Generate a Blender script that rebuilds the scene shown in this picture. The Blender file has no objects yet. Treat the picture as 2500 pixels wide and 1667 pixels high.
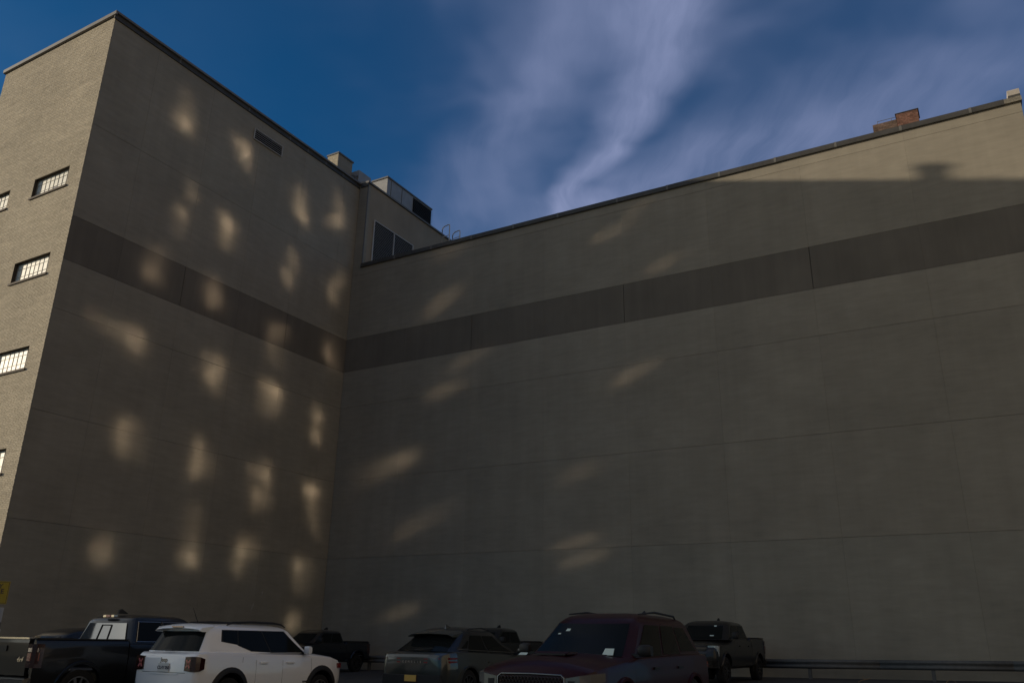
import bpy, bmesh, math, random
import numpy as np
from mathutils import Vector, Matrix

random.seed(7)
rng = np.random.default_rng(7)
scene = bpy.context.scene
C = scene.collection
R = math.radians

# ------------------------------------------------------------------ camera
CAM = Vector((30.68, -34.0, 1.65))
YAW, PITCH, ROLL = 0.525904, 0.345179, 0.016780
fw = Vector((-math.sin(YAW) * math.cos(PITCH), math.cos(YAW) * math.cos(PITCH), math.sin(PITCH)))
rt = Vector((math.cos(YAW), math.sin(YAW), 0))
up = rt.cross(fw)
rt2 = rt * math.cos(ROLL) + up * math.sin(ROLL)
up2 = -rt * math.sin(ROLL) + up * math.cos(ROLL)
cam_data = bpy.data.cameras.new('camera')
cam = bpy.data.objects.new('camera', cam_data)
C.objects.link(cam)
M = Matrix((rt2, up2, -fw)).transposed().to_4x4()
M.translation = CAM
cam.matrix_world = M
cam_data.sensor_width = 36.0
cam_data.lens = 2033.3 / 2500 * 36.0
cam_data.clip_end = 2000
cam_data.clip_start = 0.1
scene.camera = cam

# ------------------------------------------------------------------ light
SUN = Vector((1.0, 0.45, -0.272)).normalized()          # the way the sunlight travels
SUN_ELEV = math.asin(-SUN.z)
SUN_AZ = math.atan2(-SUN.x, -SUN.y)                     # clockwise from +Y
sun_data = bpy.data.lights.new('sun', 'SUN')
sun_data.energy = 3.7
sun_data.angle = R(0.55)
sun_data.color = (1.0, 0.85, 0.65)
sun = bpy.data.objects.new('sun', sun_data)
C.objects.link(sun)
sun.rotation_euler = SUN.to_track_quat('-Z', 'Y').to_euler()
sun.location = (-60, -30, 40)

SKY_STRENGTH = 0.06
SKY_TINT = (0.13, 0.78, 1.2)
SKY_TINT_SUN = (0.85, 0.92, 0.95)
CLOUD = (0.245, 0.29, 0.475)
CLOUD_SUN = (2.2, 2.05, 1.7)
world = bpy.data.worlds.new('World')
scene.world = world
world.use_nodes = True
world.cycles.sampling_method = 'MANUAL'
world.cycles.sample_map_resolution = 256


def build_world():
    nt = world.node_tree
    nt.nodes.clear()
    N = nt.nodes.new
    L = nt.links.new
    out = N('ShaderNodeOutputWorld')
    bg = N('ShaderNodeBackground')
    bg.inputs['Strength'].default_value = SKY_STRENGTH
    sky = N('ShaderNodeTexSky')
    sky.sky_type = 'NISHITA'
    sky.sun_disc = False
    sky.sun_elevation = SUN_ELEV
    sky.sun_rotation = SUN_AZ
    sky.air_density = 1.0
    sky.dust_density = 0.6
    sky.ozone_density = 3.0

    def m(op, a, b=None, c=None, clamp=False):
        n = N('ShaderNodeMath'); n.operation = op; n.use_clamp = clamp
        for i, v in enumerate((a, b, c)):
            if v is None: continue
            if hasattr(v, 'links'): L(v, n.inputs[i])
            else: n.inputs[i].default_value = v
        return n.outputs[0]

    def vm(op, a, b=None, s=None):
        n = N('ShaderNodeVectorMath'); n.operation = op
        for i, v in enumerate((a, b)):
            if v is None: continue
            if hasattr(v, 'links'): L(v, n.inputs[i])
            else: n.inputs[i].default_value = v
        if s is not None:
            if hasattr(s, 'links'): L(s, n.inputs['Scale'])
            else: n.inputs['Scale'].default_value = s
        return n.outputs['Value'] if op in ('DOT_PRODUCT', 'LENGTH') else n.outputs[0]

    def noise(vec, scale, detail=5, rough=.55, dist=0.0):
        n = N('ShaderNodeTexNoise'); n.inputs['Scale'].default_value = scale
        n.inputs['Detail'].default_value = detail; n.inputs['Roughness'].default_value = rough
        n.inputs['Distortion'].default_value = dist
        L(vec, n.inputs['Vector'])
        return n

    def ramp(v, a, b, c=0.0, d=1.0, mode='SMOOTHSTEP'):
        n = N('ShaderNodeMapRange'); n.interpolation_type = mode
        L(v, n.inputs[0])
        n.inputs[1].default_value, n.inputs[2].default_value, n.inputs[3].default_value, n.inputs[4].default_value = a, b, c, d
        return n.outputs[0]
    # cloud layer: the view direction projected on a high flat sheet of air
    tc = N('ShaderNodeTexCoord')
    sep = N('ShaderNodeSeparateXYZ'); L(tc.outputs['Generated'], sep.inputs[0])
    zz = m('ADD', m('MAXIMUM', sep.outputs[2], 0.0), 0.1)
    comb = N('ShaderNodeCombineXYZ')
    L(m('DIVIDE', sep.outputs[0], zz), comb.inputs[0]); L(m('DIVIDE', sep.outputs[1], zz), comb.inputs[1])
    q0 = comb.outputs[0]
    wob = noise(q0, 2.8, 4, .5)
    q = vm('ADD', q0, vm('SCALE', vm('SUBTRACT', wob.outputs['Color'], (.5, .5, .5)), None, .20))

    def seg(a, b, wa, wb, ia, ib):
        a = Vector((*a, 0)); b = Vector((*b, 0)); ab = b - a
        rel = vm('SUBTRACT', q, tuple(a))
        rel = vm('MULTIPLY', rel, (1, 1, 0))
        t = m('DIVIDE', vm('DOT_PRODUCT', rel, tuple(ab)), ab.length_squared, clamp=True)
        dv = vm('SUBTRACT', rel, vm('SCALE', tuple(ab), None, t))
        d = vm('LENGTH', dv)
        w = m('MULTIPLY_ADD', t, wb - wa, wa)
        f = ramp(m('DIVIDE', d, w), 1.0, 0.0)
        return m('MULTIPLY', f, m('MULTIPLY_ADD', t, ib - ia, ia))

    def curve(pts):
        acc = None
        for i in range(len(pts) - 1):
            (a, wa, ia), (b, wb, ib) = pts[i], pts[i + 1]
            s_ = seg(a, b, wa, wb, ia, ib)
            acc = s_ if acc is None else m('MAXIMUM', acc, s_)
        return acc
    main = curve([((-.17, .74), .17, .9), ((-.335, 1.05), .10, .95), ((-.485, 1.215), .058, .95), ((-.80, 1.46), .03, .4)])
    left = curve([((-.36, .88), .12, .42), ((-.62, 1.10), .12, .40), ((-1.1, 1.38), .18, .28)])
    right = curve([((-.72, 1.43), .17, .75), ((-.20, 1.29), .16, .65), ((.7, 1.22), .09, .4)])
    glow = curve([((-1.2, 1.70), .42, .9), ((.0, 1.45), .24, .6)])
    mr_ = N('ShaderNodeMapping'); mr_.inputs['Rotation'].default_value = (0, 0, R(57))
    L(q, mr_.inputs[0])
    mp = N('ShaderNodeMapping'); mp.inputs['Scale'].default_value = (1.3, 6.5, 1)
    L(mr_.outputs[0], mp.inputs[0])
    fib = ramp(noise(mp.outputs[0], 2.0, 6, .6).outputs[0], .28, .72, .5, 1.22, 'LINEAR')
    # thin cloud everywhere except for a clear patch low in the north-west
    hole = vm('DOT_PRODUCT', tc.outputs['Generated'], tuple(Vector((-.74, .42, .53)).normalized()))
    veil = m('MULTIPLY', ramp(noise(q, 2.6, 3, .6).outputs[0], .38, .72, .14, .55), ramp(hole, .985, .90, .03, 1))
    tot = m('ADD', main, m('MULTIPLY', left, .8))
    for c_ in (right, glow):
        tot = m('ADD', tot, m('MULTIPLY', c_, .62))
    tot = m('MULTIPLY', tot, fib)
    tot = m('ADD', tot, veil)
    alpha = m('MULTIPLY', ramp(tot, 0.0, 1.3, 0, 1, 'LINEAR'), .92, clamp=True)
    # skylight is polarised, and so deepest through the filter, at right angles to the sun
    mu = vm('DOT_PRODUCT', tc.outputs['Generated'], tuple(-SUN))
    mu2 = m('MULTIPLY', mu, mu)
    pol = N('ShaderNodeMix'); pol.data_type = 'RGBA'
    L(ramp(mu2, 0.5, 0.95), pol.inputs[0])
    pol.inputs[6].default_value = (*SKY_TINT, 1)
    pol.inputs[7].default_value = (*SKY_TINT_SUN, 1)
    tint = vm('MULTIPLY', sky.outputs[0], pol.outputs[2])
    cl = N('ShaderNodeMix'); cl.data_type = 'RGBA'
    L(m('MULTIPLY', ramp(mu, .35, 1.0), 1.0), cl.inputs[0])
    cl.inputs[6].default_value = (*[c / SKY_STRENGTH for c in CLOUD], 1)
    cl.inputs[7].default_value = (*[c / SKY_STRENGTH for c in CLOUD_SUN], 1)
    mix = N('ShaderNodeMix'); mix.data_type = 'RGBA'
    L(alpha, mix.inputs[0])
    L(tint, mix.inputs[6])
    L(cl.outputs[2], mix.inputs[7])
    L(mix.outputs[2], bg.inputs['Color'])
    L(bg.outputs[0], out.inputs['Surface'])


build_world()
scene.view_settings.view_transform = 'Standard'
scene.view_settings.look = 'None'
scene.view_settings.exposure = 0.0
scene.view_settings.gamma = 1.0
scene.view_settings.use_curve_mapping = False
scene.render.engine = 'CYCLES'
cy = scene.cycles
cy.use_denoising = True
cy.max_bounces = 4
cy.diffuse_bounces = 3
cy.glossy_bounces = 3
cy.sample_clamp_indirect = 0
cy.sample_clamp_direct = 0
cy.blur_glossy = 0.0
cy.caustics_reflective = True
cy.use_adaptive_sampling = False
cy.use_guiding = True
cy.use_surface_guiding = True
cy.use_volume_guiding = False
cy.guiding_training_samples = 0


# ------------------------------------------------------------------ helpers
def srgb(r, g, b):
    f = lambda c: (c / 255 / 12.92) if c / 255 <= 0.04045 else ((c / 255 + 0.055) / 1.055) ** 2.4
    return (f(r), f(g), f(b), 1)


def mat(name, col, rough=0.8, spec=0.3, metal=0.0, noise=None, bump=None, coat=0.0, emit=None, rnd=0.0, rnd_island=0.0):
    """Principled material; noise = (scale, amount, scale2, amount2), bump = (scale, strength)."""
    m = bpy.data.materials.new(name)
    m.use_nodes = True
    nt = m.node_tree
    b = nt.nodes['Principled BSDF']
    N, L = nt.nodes.new, nt.links.new
    c = tuple(col) if len(col) == 4 else (*col, 1)
    b.inputs['Base Color'].default_value = c
    b.inputs['Roughness'].default_value = rough
    b.inputs['Specular IOR Level'].default_value = spec
    b.inputs['Metallic'].default_value = metal
    b.inputs['Coat Weight'].default_value = coat
    b.inputs['Coat Roughness'].default_value = 0.04
    val = None

    def mul(a, bb):
        if a is None:
            return bb
        n = N('ShaderNodeMath'); n.operation = 'MULTIPLY'
        L(a, n.inputs[0]); L(bb, n.inputs[1])
        return n.outputs[0]
    tc = None
    if noise or bump:
        tc = N('ShaderNodeTexCoord')
        geo = N('ShaderNodeNewGeometry')
    if noise:
        for k in range(0, len(noise), 2):
            sc, amt = noise[k], noise[k + 1]
            t = N('ShaderNodeTexNoise')
            t.inputs['Detail'].default_value = 2.5
            t.inputs['Roughness'].default_value = 0.65
            if isinstance(sc, tuple):
                mp = N('ShaderNodeMapping')
                mp.inputs['Scale'].default_value = sc
                L(geo.outputs['Position'], mp.inputs[0])
                L(mp.outputs[0], t.inputs['Vector'])
                t.inputs['Scale'].default_value = 1
            else:
                L(geo.outputs['Position'], t.inputs['Vector'])
                t.inputs['Scale'].default_value = sc
            mr = N('ShaderNodeMapRange')
            mr.inputs['From Min'].default_value = 0.25
            mr.inputs['From Max'].default_value = 0.75
            mr.inputs['To Min'].default_value = 1 - amt
            mr.inputs['To Max'].default_value = 1 + amt
            L(t.outputs[0], mr.inputs[0])
            val = mul(val, mr.outputs[0])
    for amt, src in ((rnd, 'obj'), (rnd_island, 'isl')):
        if amt:
            if src == 'obj':
                o = N('ShaderNodeObjectInfo').outputs['Random']
            else:
                o = N('ShaderNodeNewGeometry').outputs['Random Per Island']
            mr = N('ShaderNodeMapRange')
            mr.inputs['To Min'].default_value = 1 - amt
            mr.inputs['To Max'].default_value = 1 + amt
            L(o, mr.inputs[0])
            val = mul(val, mr.outputs[0])
    if val is not None:
        vm = N('ShaderNodeVectorMath'); vm.operation = 'SCALE'
        vm.inputs[0].default_value = c[:3]
        L(val, vm.inputs['Scale'])
        L(vm.outputs[0], b.inputs['Base Color'])
    if bump:
        t = N('ShaderNodeTexNoise')
        t.inputs['Scale'].default_value = bump[0]
        t.inputs['Detail'].default_value = 1
        L(geo.outputs['Position'], t.inputs['Vector'])
        bp = N('ShaderNodeBump')
        bp.inputs['Strength'].default_value = bump[1]
        bp.inputs['Distance'].default_value = bump[2] if len(bump) > 2 else 0.01
        L(t.outputs[0], bp.inputs['Height'])
        L(bp.outputs[0], b.inputs['Normal'])
    return m


def link(o, parent=None):
    C.objects.link(o)
    if parent is not None:
        o.parent = parent
    return o


def tag(o, label=None, cat=None, group=None, kind=None):
    if label: o['label'] = label
    if cat: o['category'] = cat
    if group: o['group'] = group
    if kind: o['kind'] = kind
    return o


def empty(name, loc=(0, 0, 0), rz=0.0, label=None, cat=None, group=None):
    o = bpy.data.objects.new(name, None)
    o.empty_display_size = 0.2
    o.location = loc
    o.rotation_euler = (0, 0, rz)
    link(o)
    return tag(o, label, cat, group)


class MB:
    """collects shapes for one mesh object"""

    def __init__(self):
        self.v, self.f = [], []

    def add(self, vs, fs):
        n = len(self.v)
        self.v += [tuple(p) for p in vs]
        self.f += [tuple(i + n for i in f) for f in fs]
        return self

    def box(self, x0, x1, y0, y1, z0, z1):
        vs = [(x, y, z) for z in (z0, z1) for x, y in ((x0, y0), (x1, y0), (x1, y1), (x0, y1))]
        return self.add(vs, [(0, 3, 2, 1), (4, 5, 6, 7), (0, 1, 5, 4), (1, 2, 6, 5), (2, 3, 7, 6), (3, 0, 4, 7)])

    def obox(self, c, ax, ay, az):
        """box with centre and three half-axis vectors"""
        c, ax, ay, az = map(Vector, (c, ax, ay, az))
        vs = [c + sx * ax + sy * ay + sz * az for sz in (-1, 1) for sx, sy in ((-1, -1), (1, -1), (1, 1), (-1, 1))]
        return self.add(vs, [(0, 3, 2, 1), (4, 5, 6, 7), (0, 1, 5, 4), (1, 2, 6, 5), (2, 3, 7, 6), (3, 0, 4, 7)])

    def quad(self, a, b, c, d):
        return self.add([a, b, c, d], [(0, 1, 2, 3)])

    def tube(self, pts, r, n=8, caps=True):
        pts = [Vector(p) for p in pts]
        rings = []
        for i, p in enumerate(pts):
            t = (pts[min(i + 1, len(pts) - 1)] - pts[max(i - 1, 0)]).normalized()
            a = t.cross(Vector((0, 0, 1)))
            if a.length < 1e-3: a = t.cross(Vector((1, 0, 0)))
            a.normalize(); b = t.cross(a)
            rr = r[i] if isinstance(r, (list, tuple)) else r
            rings.append([p + rr * (math.cos(2 * math.pi * k / n) * a + math.sin(2 * math.pi * k / n) * b) for k in range(n)])
        vs = [q for ring in rings for q in ring]
        fs = []
        for i in range(len(rings) - 1):
            for k in range(n):
                fs.append((i * n + k, i * n + (k + 1) % n, (i + 1) * n + (k + 1) % n, (i + 1) * n + k))
        if caps:
            fs.append(tuple(range(n))[::-1]); fs.append(tuple((len(rings) - 1) * n + k for k in range(n)))
        return self.add(vs, fs)

    def loft(self, rings, close_ends=True, wrap=True):
        n = len(rings[0])
        vs = [q for ring in rings for q in ring]
        fs = []
        for i in range(len(rings) - 1):
            for k in range(n if wrap else n - 1):
                fs.append((i * n + k, i * n + (k + 1) % n, (i + 1) * n + (k + 1) % n, (i + 1) * n + k))
        if close_ends:
            fs.append(tuple(range(n))[::-1]); fs.append(tuple((len(rings) - 1) * n + k for k in range(n)))
        return self.add(vs, fs)

    def mesh(self, name, m=None, smooth=None, recalc=True):
        me = bpy.data.meshes.new(name)
        me.from_pydata(self.v, [], self.f)
        if recalc:
            bm = bmesh.new(); bm.from_mesh(me)
            bmesh.ops.recalc_face_normals(bm, faces=bm.faces[:])
            bm.to_mesh(me); bm.free()
        if m: me.materials.append(m)
        if smooth is not None:
            me.polygons.foreach_set('use_smooth', [True] * len(me.polygons))
            me.set_sharp_from_angle(angle=R(smooth))
        me.update()
        return me

    def build(self, name, m, parent=None, smooth=None, recalc=True):
        return link(bpy.data.objects.new(name, self.mesh(name, m, smooth, recalc)), parent)


def inst(name, me, parent, loc, rz=0.0, scale=None):
    o = bpy.data.objects.new(name, me)
    o.location = loc
    o.rotation_euler = (0, 0, rz)
    if scale: o.scale = scale
    return link(o, parent)


def ground_z(x, y):
    x = min(max(x, -12), 46); y = min(max(y, -62), 3)
    return 0.55 + 0.0145 * (x - 23) + 0.011 * y


# ------------------------------------------------------------------ key dimensions (metres)
L_SIDE = 16.89                      # depth of the taller block in front of the long wall
J3, J2, J1, BB, BT = 5.53, 9.56, 13.63, 15.72, 17.66
TOPJ, TOPW = 21.60, 22.08           # long wall: upper joint, wall top
STOP = 27.60                        # taller block: wall top
W_END = 34.05                       # right end of long wall
REAR_X = 0.66
BRICK_L = -8.43

# ------------------------------------------------------------------ materials
WALLC = (0.282, 0.254, 0.200)
M_WALL = mat('wall_render', WALLC, 0.9, 0.15, noise=(0.35, .12, (1.0, 1.0, 5.0), .08, (2.2, 2.2, .16), .05), bump=(45, .4, .006), rnd=0.03)
M_WALL_LOW = mat('wall_render_repainted', (0.268, 0.248, 0.198), 0.9, 0.15, noise=(0.4, .13, (1.0, 1.0, 5.0), .08, (2.2, 2.2, .16), .05), bump=(45, .4, .006), rnd=0.03)
M_BAND = mat('dark_band_render', (0.162, 0.143, 0.115), 0.9, 0.15, noise=(0.5, .10, (2.2, 2.2, .16), .09), bump=(45, .4, .006), rnd=0.03)
M_JOINT = mat('joint_sealant', (0.13, 0.12, 0.095), 0.9, 0.1)
M_BRICK = mat('buff_brick', (0.50, 0.437, 0.325), 0.9, 0.15, noise=(0.30, .10, (.5, .5, 3.5), .10), rnd_island=0.12)
M_MORTAR = mat('mortar', (0.34, 0.295, 0.21), 0.95, 0.1, noise=(5, .1))
M_COPE = mat('coping_metal', (0.055, 0.052, 0.046), 0.6, 0.4, noise=(1.5, .25, 9, .15))
M_COPE_L = mat('coping_cap_metal', (0.165, 0.155, 0.14), 0.55, 0.4, noise=(1.2, .15, 8, .1))
M_COPE_J = mat('coping_joint_cover', (0.13, 0.125, 0.112), 0.6, 0.4, noise=(6, .2))
M_DARK = mat('dark_void', (0.012, 0.012, 0.012), 0.9, 0.1)
M_LOUV = mat('louver_metal', (0.56, 0.54, 0.50), 0.5, 0.4, noise=(4, .1))
M_ROOF = mat('roof_membrane', (0.12, 0.115, 0.11), 0.9)
M_REVEAL = mat('painted_shade_reveal', (0.075, 0.06, 0.045), 0.9, noise=(8, .2))  # dark brown puts the shade of the jambs and lintel into the colour
M_SILL = mat('stone_sill', (0.15, 0.125, 0.10), 0.85, noise=(6, .15))
M_STEEL = mat('window_steel', (0.24, 0.21, 0.16), 0.6, 0.4)
M_PANE = mat('frosted_pane', (0.74, 0.72, 0.60), 0.5, 0.4, noise=(3.0, .08), rnd=0.05)
M_PANE_D = mat('replaced_pane', (0.30, 0.29, 0.27), 0.3, 0.5)
M_UNIT = mat('galvanised_unit', (0.30, 0.30, 0.29), 0.55, 0.4, noise=(2, .12))
M_UNITD = mat('unit_trim', (0.13, 0.13, 0.125), 0.6, 0.4)
M_REDB = mat('red_brick', (0.20, 0.105, 0.078), 0.9, 0.15, noise=(3, .2, 14, .2), rnd_island=0.25)
M_REDD = mat('sooty_brick', (0.16, 0.11, 0.085), 0.9, 0.15, noise=(3, .3, 14, .25), rnd_island=0.3)
M_STONE = mat('capstone', (0.40, 0.36, 0.31), 0.85, noise=(5, .15))
M_ASPH = mat('asphalt', (0.055, 0.053, 0.050), 0.92, 0.25, noise=(0.25, .25, 3, .2, 60, .3), bump=(90, .5, .008))

# ------------------------------------------------------------------ ground
def build_ground():
    xs = sorted(set([-900, -300, -120, -12] + list(np.arange(-8, 47, 2.0)) + [46, 120, 300, 900]))
    ys = sorted(set([-900, -300, -120, -62] + list(np.arange(-58, 3, 2.0)) + [3, 60, 200, 900]))
    vs = [(x, y, ground_z(x, y)) for y in ys for x in xs]
    nx = len(xs)
    fs = [(j * nx + i, j * nx + i + 1, (j + 1) * nx + i + 1, (j + 1) * nx + i) for j in range(len(ys) - 1) for i in range(nx - 1)]
    o = MB().add(vs, fs).build('ground', M_ASPH, smooth=60)
    tag(o, 'dark asphalt parking lot', 'ground', kind='structure')


build_ground()


# ------------------------------------------------------------------ long wall building
def panel_mesh(w, h, m, axis, t=0.05, ch=0.003):
    """a wall panel: face at 0, chamfered edge, back at -t; axis 'y' -> face looks to -y, 'x' -> face looks to +x"""
    mb = MB()
    vs = []
    for d, e in ((-t, 0), (-ch, 0), (0, ch)):
        for a, b in ((e, e), (w - e, e), (w - e, h - e), (e, h - e)):
            vs.append((a, -d, b) if axis == 'y' else (d, a, b))
    fs = [(8, 9, 10, 11)]
    for k in range(2):
        for i in range(4):
            fs.append((k * 4 + i, k * 4 + (i + 1) % 4, (k + 1) * 4 + (i + 1) % 4, (k + 1) * 4 + i))
    mb.add(vs, fs)
    return mb.mesh('wall_panel', m)


GAP = 0.0045
GAPV = 0.003
long_b = empty('warehouse_building', (17, 0, 0.4),
               label='long windowless rendered building with a dark horizontal band and low parapet', cat='building')
bx0 = Vector((17, 0, 0.4))


def ch(o, root_loc):
    """keep world placement for parts built in world coordinates under an empty at root_loc"""
    o.location = Vector(o.location) - Vector(root_loc)
    return o


core = MB().box(0.02, W_END, 0.046, 14, 0.0, TOPW).build('wall_core', M_JOINT, long_b); ch(core, bx0)
rf = MB().box(0.70, W_END - 0.02, 0.35, 13.9, TOPW + 0.001, TOPW + 0.03).build('roof', M_ROOF, long_b); ch(rf, bx0)
PANEL_CACHE = {}


def long_panel(x0, x1, z0, z1, m, ga=0.0015, gb=0.0015):
    key = (round(x1 - x0 - ga - gb, 4), round(z1 - z0, 3), m.name)
    if key not in PANEL_CACHE:
        PANEL_CACHE[key] = panel_mesh(x1 - x0 - ga - gb, z1 - z0 - 2 * GAP, m, 'y')
    o = inst('wall_panel', PANEL_CACHE[key], long_b, (x0 + ga, 0, z0 + GAP))
    ch(o, bx0)


xj = [0.02] + [4.25 * k for k in range(1, 8)] + [W_END]
for i in range(len(xj) - 1):
    a, b = xj[i], xj[i + 1]
    gz = ground_z(a, 0) - 0.15
    long_panel(a, b, gz, J3, M_WALL_LOW)
    long_panel(a, b, J3, J2, M_WALL)
    long_panel(a, b, J2, J1, M_WALL)
    long_panel(a, b, J1, BB, M_WALL)
    long_panel(a, b, BB, BT, M_BAND, 0.012 if i in (2, 4, 6) else .0015, 0.012 if i in (1, 3, 5) else .0015)
    long_panel(a, b, BT, TOPJ, M_WALL)
    long_panel(a, b, TOPJ, TOPW, M_WALL)

# coping of the long wall: folded metal lengths with joint covers
cj = [REAR_X, 3.13, 5.69, 8.33, 10.95, 13.57, 16.84, 19.43, 21.96, 24.51, 27.1, 29.7, 32.3, 33.5]
for i in range(len(cj) - 1):
    a, b = cj[i], cj[i + 1]
    tilt = random.uniform(-.01, .012)
    mb = MB()
    prof = [(-0.09, TOPW - 0.02), (-0.10, TOPW + 0.02), (-0.08, TOPW + 0.23), (0.0, TOPW + 0.26), (0.38, TOPW + 0.25), (0.38, TOPW + 0.0)]
    mb.loft([[(x, y, z + tilt * k) for y, z in prof] for k, x in enumerate((a + .004, b - .004))])
    ch(mb.build('coping', M_COPE, long_b), bx0)
    if i:
        mb = MB()
        mb.loft([[(x, y - 0.008 if y < .2 else y, z + (0.006 if z > TOPW + .15 else -0.004)) for y, z in prof] for x in (a - .05, a + .05)])
        ch(mb.build('coping_joint_cover', M_COPE_J, long_b), bx0)
# end block of the parapet
mb = MB().box(33.5, W_END + .05, -0.11, 0.5, TOPW - .01, TOPW + .20)
ch(mb.build('parapet_end_block', mat('mossy_stone', (.22, .2, .16), .9, noise=(5, .4, 20, .3)), long_b), bx0)
mb = MB().box(33.66, W_END + .03, -0.10, 0.5, TOPW + .203, TOPW + .30)
ch(mb.build('parapet_end_block', M_COPE, long_b), bx0)
mb = MB()
mb.loft([[(x, y, z) for y, z in ((-.10, TOPW + .303), (-.10, TOPW + .50), (-.04, TOPW + .58), (.5, TOPW + .58), (.5, TOPW + .303))] for x in (33.66, W_END + .03)])
ch(mb.build('capstone', M_STONE, long_b), bx0)


def brick_stack(name, x0, x1, y0, y1, z0, z1, m, parent, off, core_m=None):
    """small brick masonry block: bricks proud of a mortar core, joined"""
    mb = MB().box(x0 + .006, x1 - .006, y0 + .006, y1 - .006, z0, z1 - .004)
    o = mb.build(name + '_mortar', M_MORTAR, parent); ch(o, off)
    mb = MB()
    n = max(1, int(round((z1 - z0) / 0.07))); hz = (z1 - z0) / n
    for k in range(n):
        za, zb = z0 + k * hz + .005, z0 + (k + 1) * hz - .005
        for face in ('f', 'l', 'r'):
            lo, hi = (x0, x1) if face == 'f' else (y0, y1)
            s = lo - (0.1 if k % 2 else 0)
            while s < hi - .02:
                a, b = max(s, lo), min(s + .2, hi)
                if b - a > .03:
                    if face == 'f': mb.box(a, b, y0 - random.uniform(0, .006), y0 + .02, za, zb)
                    elif face == 'l': mb.box(x0 - .001, x0 + .02, a + .02, b, za, zb)
                    else: mb.box(x1 - .02, x1 + .001, a + .02, b, za, zb)
                s += .21
    o = mb.build(name, m, parent); ch(o, off); o['kind'] = 'stuff'


brick_stack('parapet_brickwork', 28.66, 29.60, -0.02, 0.5, TOPW + .001, TOPW + .62, M_REDD, long_b, bx0)
brick_stack('chimney_brickwork', 29.61, 30.44, -0.02, 0.7, TOPW + .001, TOPW + .84, M_REDB, long_b, bx0)
ch(MB().box(29.57, 30.48, -.05, .74, TOPW + .842, TOPW + .875).build('chimney_cap', M_COPE, long_b), bx0)
mb = MB()
for x in (28.85, 29.4):
    mb.tube([(x, .1, TOPW + .6), (x, .1, TOPW + .80)], .012, 6)
mb.tube([(28.85, .1, TOPW + .80), (29.62, .1, TOPW + .80)], .012, 6)
ch(mb.build('roof_rail', M_UNITD, long_b), bx0)

# ------------------------------------------------------------------ taller block
tall = empty('brick_building', (0, -L_SIDE, 0.2),
             label='tall block with a sunlit buff brick front and a blank rendered side wall', cat='building')
t0 = Vector((0, -L_SIDE, 0.2))
FY = -L_SIDE
# window columns and storeys
WIN_X = [(-3.45, -0.97), (-7.76, -5.28)]
WIN_ZT = [20.25, 16.22, 12.19, 8.12, 4.1]
WIN_H = 0.93


def build_tall_core():
    # core box with window recesses cut by leaving holes in its front sheet
    mb = MB()
    mb.quad((-0.046, FY + .012, 0), (-0.046, 2, 0), (-0.046, 2, STOP), (-0.046, FY + .012, STOP))
    mb.quad((BRICK_L + .01, FY + .012, 0), (BRICK_L + .01, FY + .012, STOP), (BRICK_L + .01, 14, STOP), (BRICK_L + .01, 14, 0))
    mb.quad((BRICK_L, 14, STOP - .3), (BRICK_L, FY + .3, STOP - .3), (0, FY + .3, STOP - .3), (0, 14, STOP - .3))
    ch(mb.build('wall_core', M_JOINT, tall), t0)
    # mortar plane with openings
    xs = sorted([BRICK_L + .008, -0.006] + [v for c in WIN_X for v in c])
    zs = sorted([0.0, STOP] + [v for z in WIN_ZT for v in (z, z - WIN_H)])
    mb = MB(); rv = MB()
    y = FY + .009
    for i in range(len(xs) - 1):
        for k in range(len(zs) - 1):
            if i in (1, 3) and k % 2 == 1:
                # the reveal of an opening
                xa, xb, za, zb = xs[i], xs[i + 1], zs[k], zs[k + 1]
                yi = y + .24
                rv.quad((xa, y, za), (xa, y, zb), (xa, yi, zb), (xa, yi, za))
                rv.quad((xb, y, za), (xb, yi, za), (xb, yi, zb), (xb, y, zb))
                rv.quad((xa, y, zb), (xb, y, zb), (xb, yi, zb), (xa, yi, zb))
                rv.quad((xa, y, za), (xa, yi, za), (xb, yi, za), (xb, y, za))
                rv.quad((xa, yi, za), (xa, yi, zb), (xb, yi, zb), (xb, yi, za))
                continue
            mb.quad((xs[i], y, zs[k]), (xs[i + 1], y, zs[k]), (xs[i + 1], y, zs[k + 1]), (xs[i], y, zs[k + 1]))
    ch(mb.build('mortar_bed', M_MORTAR, tall, recalc=False), t0)
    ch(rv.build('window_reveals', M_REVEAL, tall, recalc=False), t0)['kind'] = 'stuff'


build_tall_core()


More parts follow.
